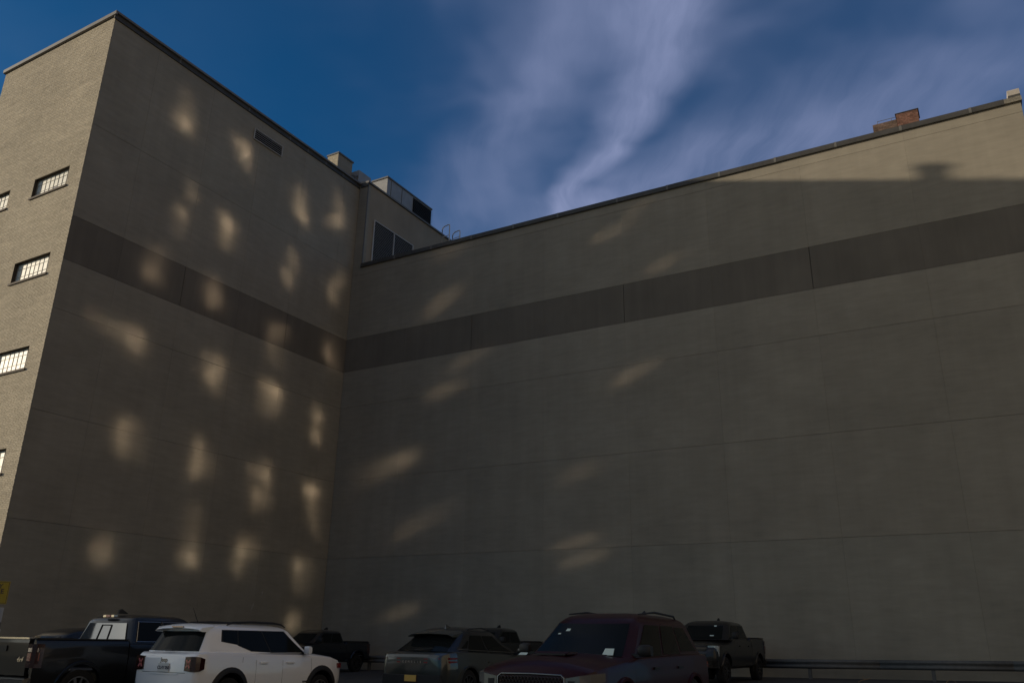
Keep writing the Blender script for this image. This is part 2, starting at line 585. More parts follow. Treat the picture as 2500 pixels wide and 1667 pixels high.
def build_brickwork():
    V, F = [], []
    course, bl, jt = 0.0675, 0.203, 0.010
    z = 0.3
    k = 0
    open_z = [(zt - WIN_H, zt) for zt in WIN_ZT]
    while z + course < STOP:
        header = (k % 6 == 5)
        ln = 0.095 if header else bl
        x = BRICK_L - (0.1 if k % 2 else 0.0) + (0.05 if header else 0)
        za, zb = z + jt / 2, z + course - jt / 2
        zc = (za + zb) / 2
        inwin = any(a - .01 < zc < b + .01 for a, b in open_z)
        while x < 0:
            a, b = max(x, BRICK_L), min(x + ln, 0.0)
            segs = [(a, b)]
            if inwin:
                for wa, wb in WIN_X:
                    new = []
                    for (p, q) in segs:
                        if q <= wa or p >= wb: new.append((p, q)); continue
                        if p < wa: new.append((p, wa))
                        if q > wb: new.append((wb, q))
                    segs = new
            for (p, q) in segs:
                if q - p < 0.02: continue
                y = FY + .004 - rng.uniform(0, 0.003)
                e = 0.003
                n = len(V)
                V += [(p, FY + .012, za), (q, FY + .012, za), (q, FY + .012, zb), (p, FY + .012, zb),
                      (p + e, y, za + e), (q - e, y, za + e), (q - e, y, zb - e), (p + e, y, zb - e)]
                F += [(n + 4, n + 5, n + 6, n + 7), (n, n + 1, n + 5, n + 4), (n + 1, n + 2, n + 6, n + 5),
                      (n + 2, n + 3, n + 7, n + 6), (n + 3, n, n + 4, n + 7)]
            x += ln + jt
        z += course; k += 1
    mb = MB(); mb.v, mb.f = V, F
    o = mb.build('brickwork', M_BRICK, tall, recalc=False); ch(o, t0); o['kind'] = 'stuff'


build_brickwork()


def build_window(xa, xb, zt, odd):
    zb = zt - WIN_H
    y = FY + .175
    w = MB()
    # steel perimeter frame, a part whose panes and bars are sub-parts
    f = .035
    w.box(xa, xa + f, y - .03, y + .03, zb, zt).box(xb - f, xb, y - .03, y + .03, zb, zt)
    w.box(xa + f, xb - f, y - .029, y + .029, zb, zb + f).box(xa + f, xb - f, y - .029, y + .029, zt - f, zt)
    fr = ch(w.build('window', M_STEEL, tall), t0)
    nc = 8
    rows = [0.0, 0.32, 0.73, 1.0]
    wx = (xb - xa - 2 * f) / nc
    hz = WIN_H - 2 * f
    bars = MB()
    for c in range(1, nc):
        x = xa + f + c * wx
        bars.box(x - .006, x + .006, y - .018, y + .012, zb + f, zt - f)
    for r in rows[1:-1]:
        bars.box(xa + f, xb - f, y - .016, y + .0125, zb + f + r * hz - .006, zb + f + r * hz + .006)
    b = link(bpy.data.objects.new('glazing_bars', bars.mesh('glazing_bars', M_STEEL)), fr)
    for r in range(3):
        za_, zb_ = zb + f + rows[r] * hz, zb + f + rows[r + 1] * hz
        key = ('pane', r)
        if key not in PANEL_CACHE:
            PANEL_CACHE[key] = MB().box(0, wx, -.003, .003, 0, zb_ - za_).mesh('pane', M_PANE)
            PANEL_CACHE[('paned', r)] = MB().box(0, wx, -.003, .003, 0, zb_ - za_).mesh('pane', M_PANE_D)
        for c in range(nc):
            dark = odd and r == 0 and c == 4
            me = PANEL_CACHE[('paned', r)] if dark else PANEL_CACHE[key]
            p = bpy.data.objects.new('pane', me)
            p.location = (xa + f + c * wx, y + random.uniform(-.002, .002), za_)
            p.rotation_euler = (random.uniform(-.01, .01), 0, random.uniform(-.008, .008))
            link(p, fr)
    s = MB().box(xa - .07, xb + .07, FY - .055, FY + .14, zb - .085, zb - .002)
    so = link(bpy.data.objects.new('window_sill', s.mesh('window_sill', M_SILL)), fr)
    return fr


for zi, zt in enumerate(WIN_ZT[:4]):
    build_window(*WIN_X[0], zt, zi == 0)
    if zi < 2:
        build_window(*WIN_X[1], zt, False)


def side_panel(y0, y1, z0, z1, m, ga=0.0015, gb=0.0015):
    key = ('s', round(y1 - y0 - ga - gb, 4), round(z1 - z0, 3), m.name)
    if key not in PANEL_CACHE:
        PANEL_CACHE[key] = panel_mesh(y1 - y0 - ga - gb, z1 - z0 - 2 * GAP, m, 'x')
    ch(inst('wall_panel', PANEL_CACHE[key], tall, (0, y0 + ga, z0 + GAP)), t0)


yj = [FY + .014, -14.5, -11.23, -7.95, -4.67, -1.4, 0.04]
# openings in the upper row: the high louver sits in its own gap
for i in range(len(yj) - 1):
    a, b = yj[i], yj[i + 1]
    side_panel(a, b, 0.0, J3, M_WALL_LOW)
    side_panel(a, b, J3, J2, M_WALL)
    side_panel(a, b, J2, J1, M_WALL)
    side_panel(a, b, J1, BB, M_WALL)
    side_panel(a, b, BB, BT, M_BAND, 0.012 if i in (2, 4) else .0015, 0.012 if i in (1, 3) else .0015)
    side_panel(a, b, BT, TOPW - .05, M_WALL)
    side_panel(a, b, TOPW - .05, STOP, M_WALL)


def louver(name, parent, off, x, y0, y1, z0, z1, pitch, fr, tilt=0.62, mull=None, hood=False):
    """louvered grille on a wall that looks to +x: dark backing, frame, each blade a sub-part"""
    g = MB().box(x + .001, x + .02, y0, y1, z0, z1).build(name, M_DARK, parent); ch(g, off)
    mb = MB()
    mb.box(x + .02, x + .10, y0 - fr, y0, z0 - fr, z1 + fr).box(x + .02, x + .10, y1, y1 + fr, z0 - fr, z1 + fr)
    mb.box(x + .02, x + .099, y0, y1, z0 - fr, z0).box(x + .02, x + .099, y0, y1, z1, z1 + fr)
    if mull:
        mb.box(x + .02, x + .101, mull - fr / 2, mull + fr / 2, z0, z1)
    link(bpy.data.objects.new('louver_frame', mb.mesh('louver_frame', M_LOUV)), g)
    n = int((z1 - z0) / pitch)
    bl = MB()
    d = .07
    bl.loft([[(0, yy, d * tilt), (d, yy, 0), (d, yy, .012), (0, yy, d * tilt + .012)] for yy in (y0, y1)])
    me = bl.mesh('louver_blade', M_LOUV)
    for k in range(n):
        o = bpy.data.objects.new('louver_blade', me)
        o.location = (x + .022, 0, z0 + k * pitch)
        link(o, g)
    return g


louver('wall_louver', tall, t0, 0.002, -8.46, -6.49, 26.16, 26.74, 0.115, .018)

# coping of the taller block
mb = MB()   # side: dark fascia under a lighter projecting cap
mb.box(0.004, 0.06, FY - .06, REAR_X * 0 - .02, STOP - .13, STOP + .11)
ch(mb.build('fascia', M_COPE, tall), t0)
for i, (a, b) in enumerate(((FY - .019, -9.0), (-8.992, -3.1), (-3.092, .06))):
    mb = MB()
    mb.loft([[(-.35, y, STOP + .13), (.16, y, STOP + .112), (.165, y, STOP + .215), (-.35, y, STOP + .275)] for y in (a, b)])
    ch(mb.build('coping', M_COPE_L, tall), t0)
for y in (-13.4, -9.0, -6.0, -4.6, -3.1, -1.6):
    ch(MB().box(0.055, 0.068, y - .04, y + .04, STOP - .12, STOP + .105).build('coping_joint_cover', M_COPE_J, tall), t0)
mb = MB()   # front: grey cap over the brick, thin dark drip line below
mb.loft([[(x, FY - .07, STOP + .02), (x, FY - .10, STOP + .04), (x, FY - .105, STOP + .21), (x, FY + .35, STOP + .27), (x, FY + .35, STOP + .02)] for x in (BRICK_L - .1, -.351)])
ch(mb.build('coping', M_COPE_L, tall), t0)
mb = MB()
mb.loft([[(x, FY - .07, STOP + .02), (x, FY - .10, STOP + .04), (x, FY - .105, STOP + .21), (x, FY - .02, STOP + .222), (x, FY - .02, STOP + .02)] for x in (-.349, .158)])
ch(mb.build('coping', M_COPE_L, tall), t0)

# rear wing of the taller block, behind and above the long wall
wing = MB()
wing.box(0.05, REAR_X, 0.30, 9.0, TOPW - .5, STOP + .12)
M_WING = mat('tan_render', (0.315, 0.258, 0.185), .9, .15, noise=(.5, .1, (2.2, 2.2, .16), .05))
wo = wing.build('rear_wing_wall', M_WING, tall); ch(wo, t0)
ch(MB().box(0.021, REAR_X - .002, -.001, .299, TOPW + .001, STOP + .12).build('rear_wing_pier', M_WALL, tall), t0)
ch(MB().box(REAR_X - .004, REAR_X + .035, -.012, .05, TOPW + .002, STOP + .02).build('corner_flashing', M_COPE_J, tall), t0)
mb = MB().box(.17, REAR_X + .05, -.07, .02, STOP - .1, STOP + .17)
ch(mb.build('fascia', M_COPE, tall), t0)
mb = MB()
mb.loft([[(-.3, y, STOP + .24), (REAR_X + .10, y, STOP + .121), (REAR_X + .11, y, STOP + .22), (-.3, y, STOP + .36)] for y in (-.08, 9.05)])
ch(mb.build('coping', M_COPE_L, tall), t0)
louver('wall_louver', tall, t0, REAR_X, 0.80, 4.66, TOPW + .32, 25.50, 0.098, .04, mull=2.73)


# roof plant
def roof_box(name, label, cat, x0, x1, y0, y1, z0, z1, m, trim=True, brick=False):
    e = empty(name, ((x0 + x1) / 2, (y0 + y1) / 2, z0), label=label, cat=cat)
    off = e.location.copy()
    ch(MB().box(x0, x1, y0, y1, z0, z1).build('housing', m, e), off)
    if trim:
        ch(MB().box(x0 - .06, x1 + .06, y0 - .06, y1 + .06, z1 + .001, z1 + .10).build('cap', M_UNITD, e), off)
    return e, off


ROOF_Z = STOP - .3
e, off = roof_box('roof_hatch', 'small brick and render stair head rising above the roof edge', 'roof hatch', -2.07, -1.2, -.84, .47, ROOF_Z, 29.9, M_WALL)
mb = MB()
zz = 28.0
while zz < 29.86:
    xx = -2.07
    while xx < -1.22:
        mb.box(xx, min(xx + .2, -1.2), -.856, -.841, zz, zz + .057); xx += .21
    zz += .0675
o = mb.build('brickwork', M_BRICK, e); ch(o, off); o['kind'] = 'stuff'
e, off = roof_box('condenser_unit', 'small grey condenser box on the roof corner', 'condenser', -1.5, -.6, .48, 1.63, ROOF_Z, 29.25, M_UNIT, trim=False)
ch(MB().box(-1.2, -.8, .25, .47, 28.3, 28.85).build('valve_box', M_UNITD, e), off)
mb = MB().tube([(-.7, .3, 28.0), (-.7, .3, 28.7), (-.7, .47, 28.85)], .05, 8)
ch(mb.build('pipe', M_COPE_J, e), off)
e, off = roof_box('air_handler', 'long grey rooftop air handler with a louvered end', 'air handler', -1.39, -.14, 2.72, 7.61, ROOF_Z, 29.75, M_UNIT)
mb = MB()
for y in (3.12, 4.27):
    mb.box(-.139, -.12, y - .02, y + .02, 28.0, 29.75)
ch(mb.build('seam', M_UNITD, e), off)
ch(MB().box(-.139, -.125, 5.5, 7.6, 28.55, 29.68).build('intake', M_DARK, e), off)
me = MB().loft([[(-.12, y, .06), (-.04, y, 0), (-.04, y, .015), (-.12, y, .075)] for y in (5.5, 7.66)]).mesh('louver_blade', M_UNITD)
for k in range(10):
    o = bpy.data.objects.new('louver_blade', me); o.location = (0, 0, 28.58 + .11 * k); link(o, e); ch(o, off)
# ventilator and pipe near the front of the roof (their shadows fall on the long wall)
e = empty('roof_ventilator', (-2.9, -15.08, ROOF_Z), label='capped roof ventilator hidden behind the front parapet', cat='ventilator')
off = e.location.copy()
ch(MB().tube([(-2.9, -15.08, ROOF_Z), (-2.9, -15.08, 29.2)], .24, 14).build('stack', M_UNIT, e), off)
ch(MB().tube([(-2.9, -15.08, 29.16), (-2.9, -15.08, 29.28), (-2.9, -15.08, 29.36)], [.33, .33, .15], 18).build('hood', M_UNIT, e), off)
e = empty('roof_vent_box', (-3.2, -16.0, ROOF_Z), label='low box vent hidden behind the front parapet', cat='vent')
off = e.location.copy()
ch(MB().box(-3.5, -2.9, -16.15, -15.8, ROOF_Z, 28.68).build('housing', M_UNIT, e), off)

# ladder rails at the roof edge of the rear wing
e = empty('roof_ladder', (6.0, 1.0, TOPW), label='pair of bent grey ladder grab rails above the long coping', cat='ladder')
off = e.location.copy()
for y0, dx in ((1.0, 0.0), (1.45, .42)):
    xa, xb, zt = 5.62 + dx, 6.12 + dx, 24.0 - .27 * (dx > 0)
    mb = MB().tube([(xa, y0, TOPW), (xa, y0, zt - .22), (xa + .04, y0, zt - .10), (xa + .16, y0, zt - .03), (xb - .1, y0, zt + .02), (xb - .02, y0, zt), (xb, y0, zt - .1), (xb, y0, TOPW)], .03, 8)
    mb.tube([(xa, y0, 23.3), (xb, y0, 23.35)], .02, 6)
    ch(mb.build('grab_rail', M_LOUV, e, smooth=40), off)

# ------------------------------------------------------------------ neighbours outside the picture
FX = 42.5
DSUN = SUN
M_FAC = mat('pale_facade', (0.30, 0.265, 0.22), 0.85, noise=(.5, .08))


def mirror_mat(name, tint):
    m = bpy.data.materials.new(name); m.use_nodes = True
    nt = m.node_tree; nt.nodes.clear()
    o = nt.nodes.new('ShaderNodeOutputMaterial'); g = nt.nodes.new('ShaderNodeBsdfAnisotropic')
    g.inputs['Color'].default_value = (tint, tint * .93, tint * .90, 1)
    g.inputs['Roughness'].default_value = 0.055
    nt.links.new(g.outputs[0], o.inputs['Surface'])
    return m


def pix_ray(px, py):
    return rt2 * ((px - 1250) / 2033.3) - up2 * ((py - 833.5) / 2033.3) + fw


def pix_hit(px, py, axis, val):
    v = pix_ray(px, py)
    return CAM + v * ((val - CAM[axis]) / v[axis])


# px, py, width px, height px, strength, tilt(deg) of the bright patches on the two shaded walls
PS = [(457, 310, 45, 95, .8), (599, 366, 60, 62, .8), (734, 512, 40, 92, .75), (831, 540, 36, 95, .65), (469, 473, 30, 62, .5),
      (445, 520, 40, 82, .45), (554, 552, 48, 78, .95), (714, 635, 28, 52, .55), (700, 674, 28, 48, .65), (829, 686, 25, 60, .4),
      (813, 718, 25, 55, .6), (368, 658, 52, 92, .75), (520, 722, 58, 92, .6), (668, 803, 52, 92, .55), (800, 864, 46, 72, .55),
      (338, 830, 150, 48, .6), (515, 919, 42, 62, .8), (535, 885, 60, 60, .4), (668, 956, 60, 72, .85), (776, 1019, 30, 42, .7),
      (770, 1066, 28, 48, .7), (299, 1042, 72, 66, .5), (297, 1088, 84, 44, .5), (486, 1090, 38, 52, .5), (475, 1133, 72, 72, .45),
      (649, 1162, 60, 52, .55), (628, 1210, 58, 56, .5), (756, 1200, 42, 112, .6), (248, 1343, 46, 84, .75), (465, 1363, 42, 150, .5),
      (590, 1343, 58, 64, .6), (583, 1381, 32, 38, .6), (725, 1384, 52, 112, .3), (709, 1520, 36, 50, .7)]
PB = [(1094, 613, 80, 36, .35), (1081, 738, 95, 60, .4), (1494, 567, 85, 32, .5), (1552, 510, 75, 30, .35), (1624, 640, 130, 40, .4),
      (1142, 877, 95, 32, .4), (1080, 955, 95, 40, .5), (1539, 914, 160, 50, .3), (967, 1128, 170, 50, .5), (1416, 1149, 110, 50, .3),
      (1008, 1287, 120, 60, .25), (1411, 1322, 100, 30, .5), (1427, 1363, 110, 30, .6), (975, 1494, 85, 30, .6)]
REFL = Vector((-DSUN.x, DSUN.y, DSUN.z))


def build_reflector():
    b = empty('glass_office_building', (FX + 6, -25, 0), label='tall pale office block with wide mirrored windows opposite the tall block', cat='building')
    off = b.location.copy()
    ch(MB().box(FX + .12, FX + 14, -62, -6, -1, 52).build('wall', M_FAC, b), off)
    K = 1.8
    items = []
    for axis, lst in ((0, PS), (1, PB)):
        for (px, py, w, h, s) in lst:
            T = pix_hit(px, py, axis, 0.0)
            # size of the patch in metres on its wall
            A = pix_hit(px + w / 2, py, axis, 0.0); B = pix_hit(px - w / 2, py, axis, 0.0)
            Cc = pix_hit(px, py - h / 2, axis, 0.0); D = pix_hit(px, py + h / 2, axis, 0.0)
            ww = abs((A - B).y if axis == 0 else (A - B).x * .45)
            hh = abs((Cc - D).z)
            t = (FX - T.x) / -REFL.x
            P = T - REFL * t
            items.append(dict(T=T, P=P, w=max(.45, ww * (.95 if axis else .72)) * K, h=max(.45, hh * .75) * K, s=s * (.85 if axis else 1.0), t=t, ax=axis))
    # spread panes so that none overlap
    for it in range(400):
        moved = False
        for i in range(len(items)):
            for j in range(i + 1, len(items)):
                a, c = items[i], items[j]
                oy = (a['w'] + c['w']) / 2 + .12 - abs(a['P'].y - c['P'].y)
                oz = (a['h'] + c['h']) / 2 + .12 - abs(a['P'].z - c['P'].z)
                if oy > 0 and oz > 0:
                    moved = True
                    if oy < oz:
                        sgn = 1 if a['P'].y >= c['P'].y else -1
                        a['P'].y += sgn * oy * .3; c['P'].y -= sgn * oy * .3
                    else:
                        sgn = 1 if a['P'].z >= c['P'].z else -1
                        a['P'].z += sgn * oz * .3; c['P'].z -= sgn * oz * .3
        if not moved: break
    print('spread', it, min(i['P'].y for i in items), max(i['P'].y for i in items), min(i['P'].z for i in items), max(i['P'].z for i in items))
    mats = {}
    for itm in items:
        P, T = itm['P'], itm['T']
        d_out = (T - P).normalized()
        n = (d_out - DSUN).normalized()
        D = (T - P).length
        Rr = 2 * D / (1 - 1 / K)
        key = round(itm['s'], 2)
        if key not in mats: mats[key] = mirror_mat('mirror_glass', min(1.0, .26 * key))
        ay = Vector((0, 1, 0)); ay = (ay - n * ay.dot(n)).normalized(); az = n.cross(ay)
        if az.z < 0: az = -az
        g = 12
        ax1, ax2, ax3 = random.uniform(.8, 1.35), random.uniform(.8, 1.3), random.uniform(-.35, .35)
        wv = .0010 if itm['ax'] else .0026
        c1, c2, c3 = (random.uniform(-wv, wv) for _ in range(3))
        vs = []
        for k in range(g + 1):
            for i in range(g + 1):
                u, v = (i / g - .5) * itm['w'], (k / g - .5) * itm['h']
                vs.append(P + ay * u + az * v + n * ((u * u * ax1 + v * v * ax2 + 2 * u * v * ax3) / (2 * Rr) + c1 * u ** 3 + c2 * v ** 3 + c3 * u * v * v))
        fs = [(k * (g + 1) + i, k * (g + 1) + i + 1, (k + 1) * (g + 1) + i + 1, (k + 1) * (g + 1) + i) for k in range(g) for i in range(g)]
        o = MB().add(vs, fs).build('window_pane', mats[key], b, smooth=180)
        ch(o, off)


build_reflector()
b = empty('neighbour_building', (-68, -54, 0), label='plain mid-rise block beyond the left edge', cat='building')
ch(MB().loft([[(-60, -44.3, z), (-76, -51.8, z), (-76, -66, z), (-60, -66, z)] for z in (-1, 28.5)]).build('wall', M_FAC, b), b.location.copy())

# ------------------------------------------------------------------ vehicles
def paint(name, col, metal=0.0, rough=0.32, coat=1.0):
    return mat(name, col, rough, 0.3, metal, coat=coat)


def glass_mat(name, col=(0.010, 0.012, 0.012), ior=1.5, rough=0.03, spec=0.07):
    m = mat(name, col, rough, 0.5)
    m.node_tree.nodes['Principled BSDF'].inputs['IOR'].default_value = ior
    m.node_tree.nodes['Principled BSDF'].inputs['Specular IOR Level'].default_value = spec
    return m


M_GLASS = glass_mat('dark_car_glass')
M_GLASS_B = glass_mat('reflective_rear_glass', (0.02, 0.02, 0.02), 2.8, .02, .5)
M_TRIM = mat('black_plastic', (0.014, 0.014, 0.014), 0.55, 0.35)
M_TYRE = mat('tyre_rubber', (0.012, 0.012, 0.012), 0.8, 0.3)
M_RIM = mat('alloy_rim', (0.22, 0.22, 0.22), 0.35, 0.5, 0.8)
M_RIMD = mat('dark_alloy_rim', (0.05, 0.05, 0.05), 0.35, 0.5, 0.6)
M_CHROME = mat('chrome', (0.45, 0.45, 0.44), 0.2, 0.5, 1.0)
M_RED = mat('red_lamp_lens', (0.16, 0.012, 0.012), 0.12, 0.6, coat=1.0)
M_REDP = mat('pale_red_lens', (0.50, 0.16, 0.15), 0.2, 0.6)
M_SMOKE = mat('smoked_lamp_lens', (0.028, 0.006, 0.006), 0.12, 0.6, coat=1.0)
M_CLEAR = mat('clear_lamp_lens', (0.38, 0.38, 0.37), 0.12, 0.8, 0.5, coat=1.0)
M_HEADD = mat('hazy_headlight_lens', (0.09, 0.09, 0.088), 0.18, 0.4, 0.0, coat=.3)
M_CHROMED = mat('dark_chrome', (0.16, 0.16, 0.155), 0.25, 0.5, 1.0)
M_PLATE = mat('plate_white', (0.62, 0.62, 0.58), 0.45)
M_PLATE_O = mat('plate_amber', (0.62, 0.40, 0.10), 0.45)
M_INK = mat('plate_ink', (0.03, 0.03, 0.05), 0.5)
M_PAPER = mat('paper', (0.55, 0.66, 0.60), 0.7)
M_WELL = mat('wheel_well', (0.006, 0.006, 0.006), 0.95, 0.05)


def lerp(a, b, t):
    return a + (b - a) * t


def text_mesh(body, size, m, extrude=0.002, font_shear=0.0, spacing=1.0):
    cu = bpy.data.curves.new('t', 'FONT')
    cu.body = body; cu.size = size; cu.extrude = extrude; cu.align_x = 'CENTER'; cu.align_y = 'CENTER'
    cu.shear = font_shear; cu.space_character = spacing
    cu.resolution_u = 2; cu.offset = size * .012
    o = bpy.data.objects.new('t', cu); C.objects.link(o)
    dg = bpy.context.evaluated_depsgraph_get()
    me = bpy.data.meshes.new_from_object(o.evaluated_get(dg))
    C.objects.unlink(o); bpy.data.objects.remove(o)
    me.materials.clear(); me.materials.append(m)
    return me


class Car:
    """Body lofted from stations along x (forward); y left, z up; ground at z=0."""

    def __init__(self, root, K, m_body):
        self.root, self.m = root, m_body
        self.K = K                       # key arrays: x, w, zb, zs, zt
        self.x0, self.x1 = K['x'][0], K['x'][-1]

    def at(self, k, x):
        return float(np.interp(x, self.K['x'], self.K[k]))

    def half(self, x):
        w, zb, zs, zt = (self.at(k, x) for k in ('w', 'zb', 'zs', 'zt'))
        hz = zs - zb
        return [(0, zb), (w - .14, zb), (w - .03, zb + .07), (w - .005, zb + .28 * hz), (w, zb + .52 * hz), (w - .006, zb + .72 * hz),
                (w - .02, zb + .80 * hz), (w - .022, zs - .06), (w - .04, zs - .018), (w - .085, zs),
                (lerp(w - .085, 0, .45), lerp(zs, zt, .75)), (0, zt)]

    def ring(self, x):
        h = self.half(x)
        return [(x, y, z) for y, z in h] + [(x, -y, z) for y, z in h[-2:0:-1]]

    def side_y(self, x, z):
        h = self.half(x)
        ys = [p for p in h[1:10]]
        return float(np.interp(z, [p[1] for p in ys], [p[0] for p in ys]))

    def body(self, arches, n=40, xa=None, xb=None, r=0.40):
        xs = sorted(set(list(np.linspace(xa if xa is not None else self.x0, xb if xb is not None else self.x1, n)) +
                        [x for x in self.K['x'] if (xa is None or x >= xa) and (xb is None or x <= xb)]))
        mb = MB().loft([self.ring(x) for x in xs])
        o = mb.build('body', self.m, self.root, smooth=32)
        cut = bpy.data.meshes.new('cut')
        bm = bmesh.new()
        for ax in arches:
            for s in (-1, 1):
                w = self.at('w', ax)
                bmesh.ops.create_cone(bm, cap_ends=True, segments=28, radius1=r, radius2=r, depth=.60,
                                      matrix=Matrix.Translation((ax, s * (w - .02), r * .95)) @ Matrix.Rotation(math.pi / 2, 4, 'X'))
        bm.to_mesh(cut); bm.free()
        cut.materials.append(M_WELL)
        co = bpy.data.objects.new('cut', cut); C.objects.link(co); co.parent = self.root
        md = o.modifiers.new('b', 'BOOLEAN'); md.object = co; md.operation = 'DIFFERENCE'; md.solver = 'EXACT'
        md.material_mode = 'TRANSFER'
        bpy.context.view_layer.update()
        dg = bpy.context.evaluated_depsgraph_get()
        me = bpy.data.meshes.new_from_object(o.evaluated_get(dg))
        o.modifiers.clear()
        o.data = me
        me.set_sharp_from_angle(angle=R(32))
        C.objects.unlink(co); bpy.data.objects.remove(co)
        return o

    def wheel(self, x, s, r=.36, wd=.24, rim=M_RIM):
        w = self.at('w', x) - .015
        e = bpy.data.objects.new('wheel', None); e.location = (x, s * (w - wd / 2), r); e.empty_display_size = .1
        mb = MB()
        prof = [(-wd / 2, r * .70), (-wd / 2, r * .92), (-wd * .40, r * .985), (0, r), (wd * .40, r * .985), (wd / 2, r * .92), (wd / 2, r * .70)]
        rings = []
        for k in range(33):
            a = 2 * math.pi * k / 32
            rings.append([(q * math.cos(a), p, q * math.sin(a)) for p, q in prof])
        mb.loft(rings, close_ends=False, wrap=True)
        me = mb.mesh('wheel', M_TYRE, 40)
        o = bpy.data.objects.new('wheel', me); o.location = e.location
        link(o, self.root)
        bpy.data.objects.remove(e)
        mb = MB()
        y = s * wd * .36
        for k in range(10):
            a = 2 * math.pi * k / 10
            d = Vector((math.cos(a), 0, math.sin(a))); t = Vector((-math.sin(a), 0, math.cos(a)))
            c = d * r * .40 + Vector((0, y, 0))
            mb.obox(c, d * r * .30, Vector((0, .018, 0)), t * r * (.07 if k % 2 else .05))
        mb.tube([(0, y - .02 * s, 0), (0, y + .03 * s, 0)], r * .16, 12)
        rings = []
        for k in range(25):
            a = 2 * math.pi * k / 24
            rings.append([(q * math.cos(a), p, q * math.sin(a)) for p, q in ((y - .03, r * .64), (y + .03, r * .64), (y + .03, r * .71), (y - .03, r * .71))])
        mb.loft(rings, close_ends=False)
        link(bpy.data.objects.new('rim', mb.mesh('rim', rim)), o)
        dk = MB().tube([(0, -s * .02, 0), (0, s * .03, 0)], r * .68, 20)
        link(bpy.data.objects.new('brake_disc', dk.mesh('brake_disc', M_WELL)), o)
        return o

    def cabin(self, xf0, xf1, xr1, xr0, zb, zr, wb, wr, crown=.035, rear_round=.10, m=None, frc=.16, arch=.05):
        """greenhouse: windscreen foot xf0, roof front xf1, roof rear xr1, rear glass foot xr0"""
        self.cab = dict(xf0=xf0, xf1=xf1, xr1=xr1, xr0=xr0, zb=zb, zr=zr, wb=wb, wr=wr, frc=frc, rr=rear_round, arch=arch)
        levels = [0, .33, .66, .86, .955, 1.0]
        rings = []
        for t in levels:
            rings.append([(*p, self.cz(p[0], t)) for p in self.cab_outline(t)])
        top = self.cab_outline(1.0)
        cx = sum(p[0] for p in top) / len(top)
        mb = MB().loft(rings, close_ends=False)
        ins = [((p[0] - cx) * .75 + cx, p[1] * .72, self.cz((p[0] - cx) * .75 + cx, 1.0) + crown * .75) for p in top]
        n = len(top); base = len(mb.v)
        mb.add([(*p, self.cz(p[0], 1.0)) for p in top] + ins + [(cx, 0, zr + crown)], [(k, (k + 1) % n, n + (k + 1) % n, n + k) for k in range(n)] + [(n + k, n + (k + 1) % n, 2 * n) for k in range(n)])
        me = mb.mesh('cabin', m or self.m)
        bm = bmesh.new(); bm.from_mesh(me); bmesh.ops.remove_doubles(bm, verts=bm.verts[:], dist=.0005)
        bmesh.ops.recalc_face_normals(bm, faces=bm.faces[:]); bm.to_mesh(me); bm.free()
        me.polygons.foreach_set('use_smooth', [True] * len(me.polygons)); me.set_sharp_from_angle(angle=R(34))
        return link(bpy.data.objects.new('cabin', me), self.root)

    def cz(self, x, t):
        c = self.cab
        xm, hl = (c['xf1'] + c['xr1']) / 2, max(.3, (c['xf1'] - c['xr1']) / 2)
        return lerp(c['zb'], c['zr'], t) - t * c['arch'] * min(1.6, ((x - xm) / hl) ** 2)

    def cab_outline(self, t):
        c = self.cab
        # the top 15 percent rolls inward
        tt = t if t <= .86 else lerp(.86, 1.0, (t - .86) / .14)
        roll = 0 if t <= .86 else ((t - .86) / .14) ** 2
        xf = lerp(c['xf0'], c['xf1'], tt) - roll * .10
        xr = lerp(c['xr0'], c['xr1'], tt) + roll * .07
        w = lerp(c['wb'], c['wr'], tt) - roll * .07
        f = c['frc']; rr = c['rr']
        return [(xf, w * .55), (xf - f * .35, w * .86), (xf - f * 1.15, w), (xr + rr * 1.2, w), (xr + rr * .3, w * .88), (xr, w * .55),
                (xr, -w * .55), (xr + rr * .3, -w * .88), (xr + rr * 1.2, -w), (xf - f * 1.15, -w), (xf - f * .35, -w * .86), (xf, -w * .55)]

    def cab_pt(self, seg_a, seg_b, u, t, off):
        o = self.cab_outline(t)
        a, b = Vector((*o[seg_a], 0)), Vector((*o[seg_b], 0))
        p = a.lerp(b, u)
        za, zb_ = self.cz(a.x, t), self.cz(b.x, t)
        p.z = lerp(za, zb_, u)
        d = (b - a).normalized()
        nrm = Vector((d.y, -d.x, 0))
        if nrm.dot(Vector((p.x - (self.cab['xf0'] + self.cab['xr0']) / 2, p.y, 0))) < 0: nrm = -nrm
        return p + nrm * off + Vector((0, 0, off * .3))

    def pane(self, name, m, a, b, u0, u1, t0, t1, u0t=None, u1t=None, off=.008, frame=None, n=6, t0r=None):
        """glass on the straight face between outline points a and b"""
        u0t = u0 if u0t is None else u0t; u1t = u1 if u1t is None else u1t
        vs = []
        for k in range(n + 1):
            t = lerp(t0, t1, k / n); tr_ = lerp(t0 if t0r is None else t0r, t1, k / n)
            ua, ub = lerp(u0, u0t, k / n), lerp(u1, u1t, k / n)
            vs += [self.cab_pt(a, b, ua, t, off), self.cab_pt(a, b, ub, tr_, off)]
        fs = [(2 * k, 2 * k + 1, 2 * k + 3, 2 * k + 2) for k in range(n)]
        o = MB().add(vs, fs).build(name, m, self.root, smooth=60)
        if frame:
            P = lambda u, t: self.cab_pt(a, b, u, t, off + .004)
            pts = [P(u0, t0), P(u0t, t1), P(u1t, t1), P(u1, t0), P(u0, t0)]
            mb = MB().tube(pts, .009, 6)
            link(bpy.data.objects.new('window_trim', mb.mesh('window_trim', frame)), o)
        return o

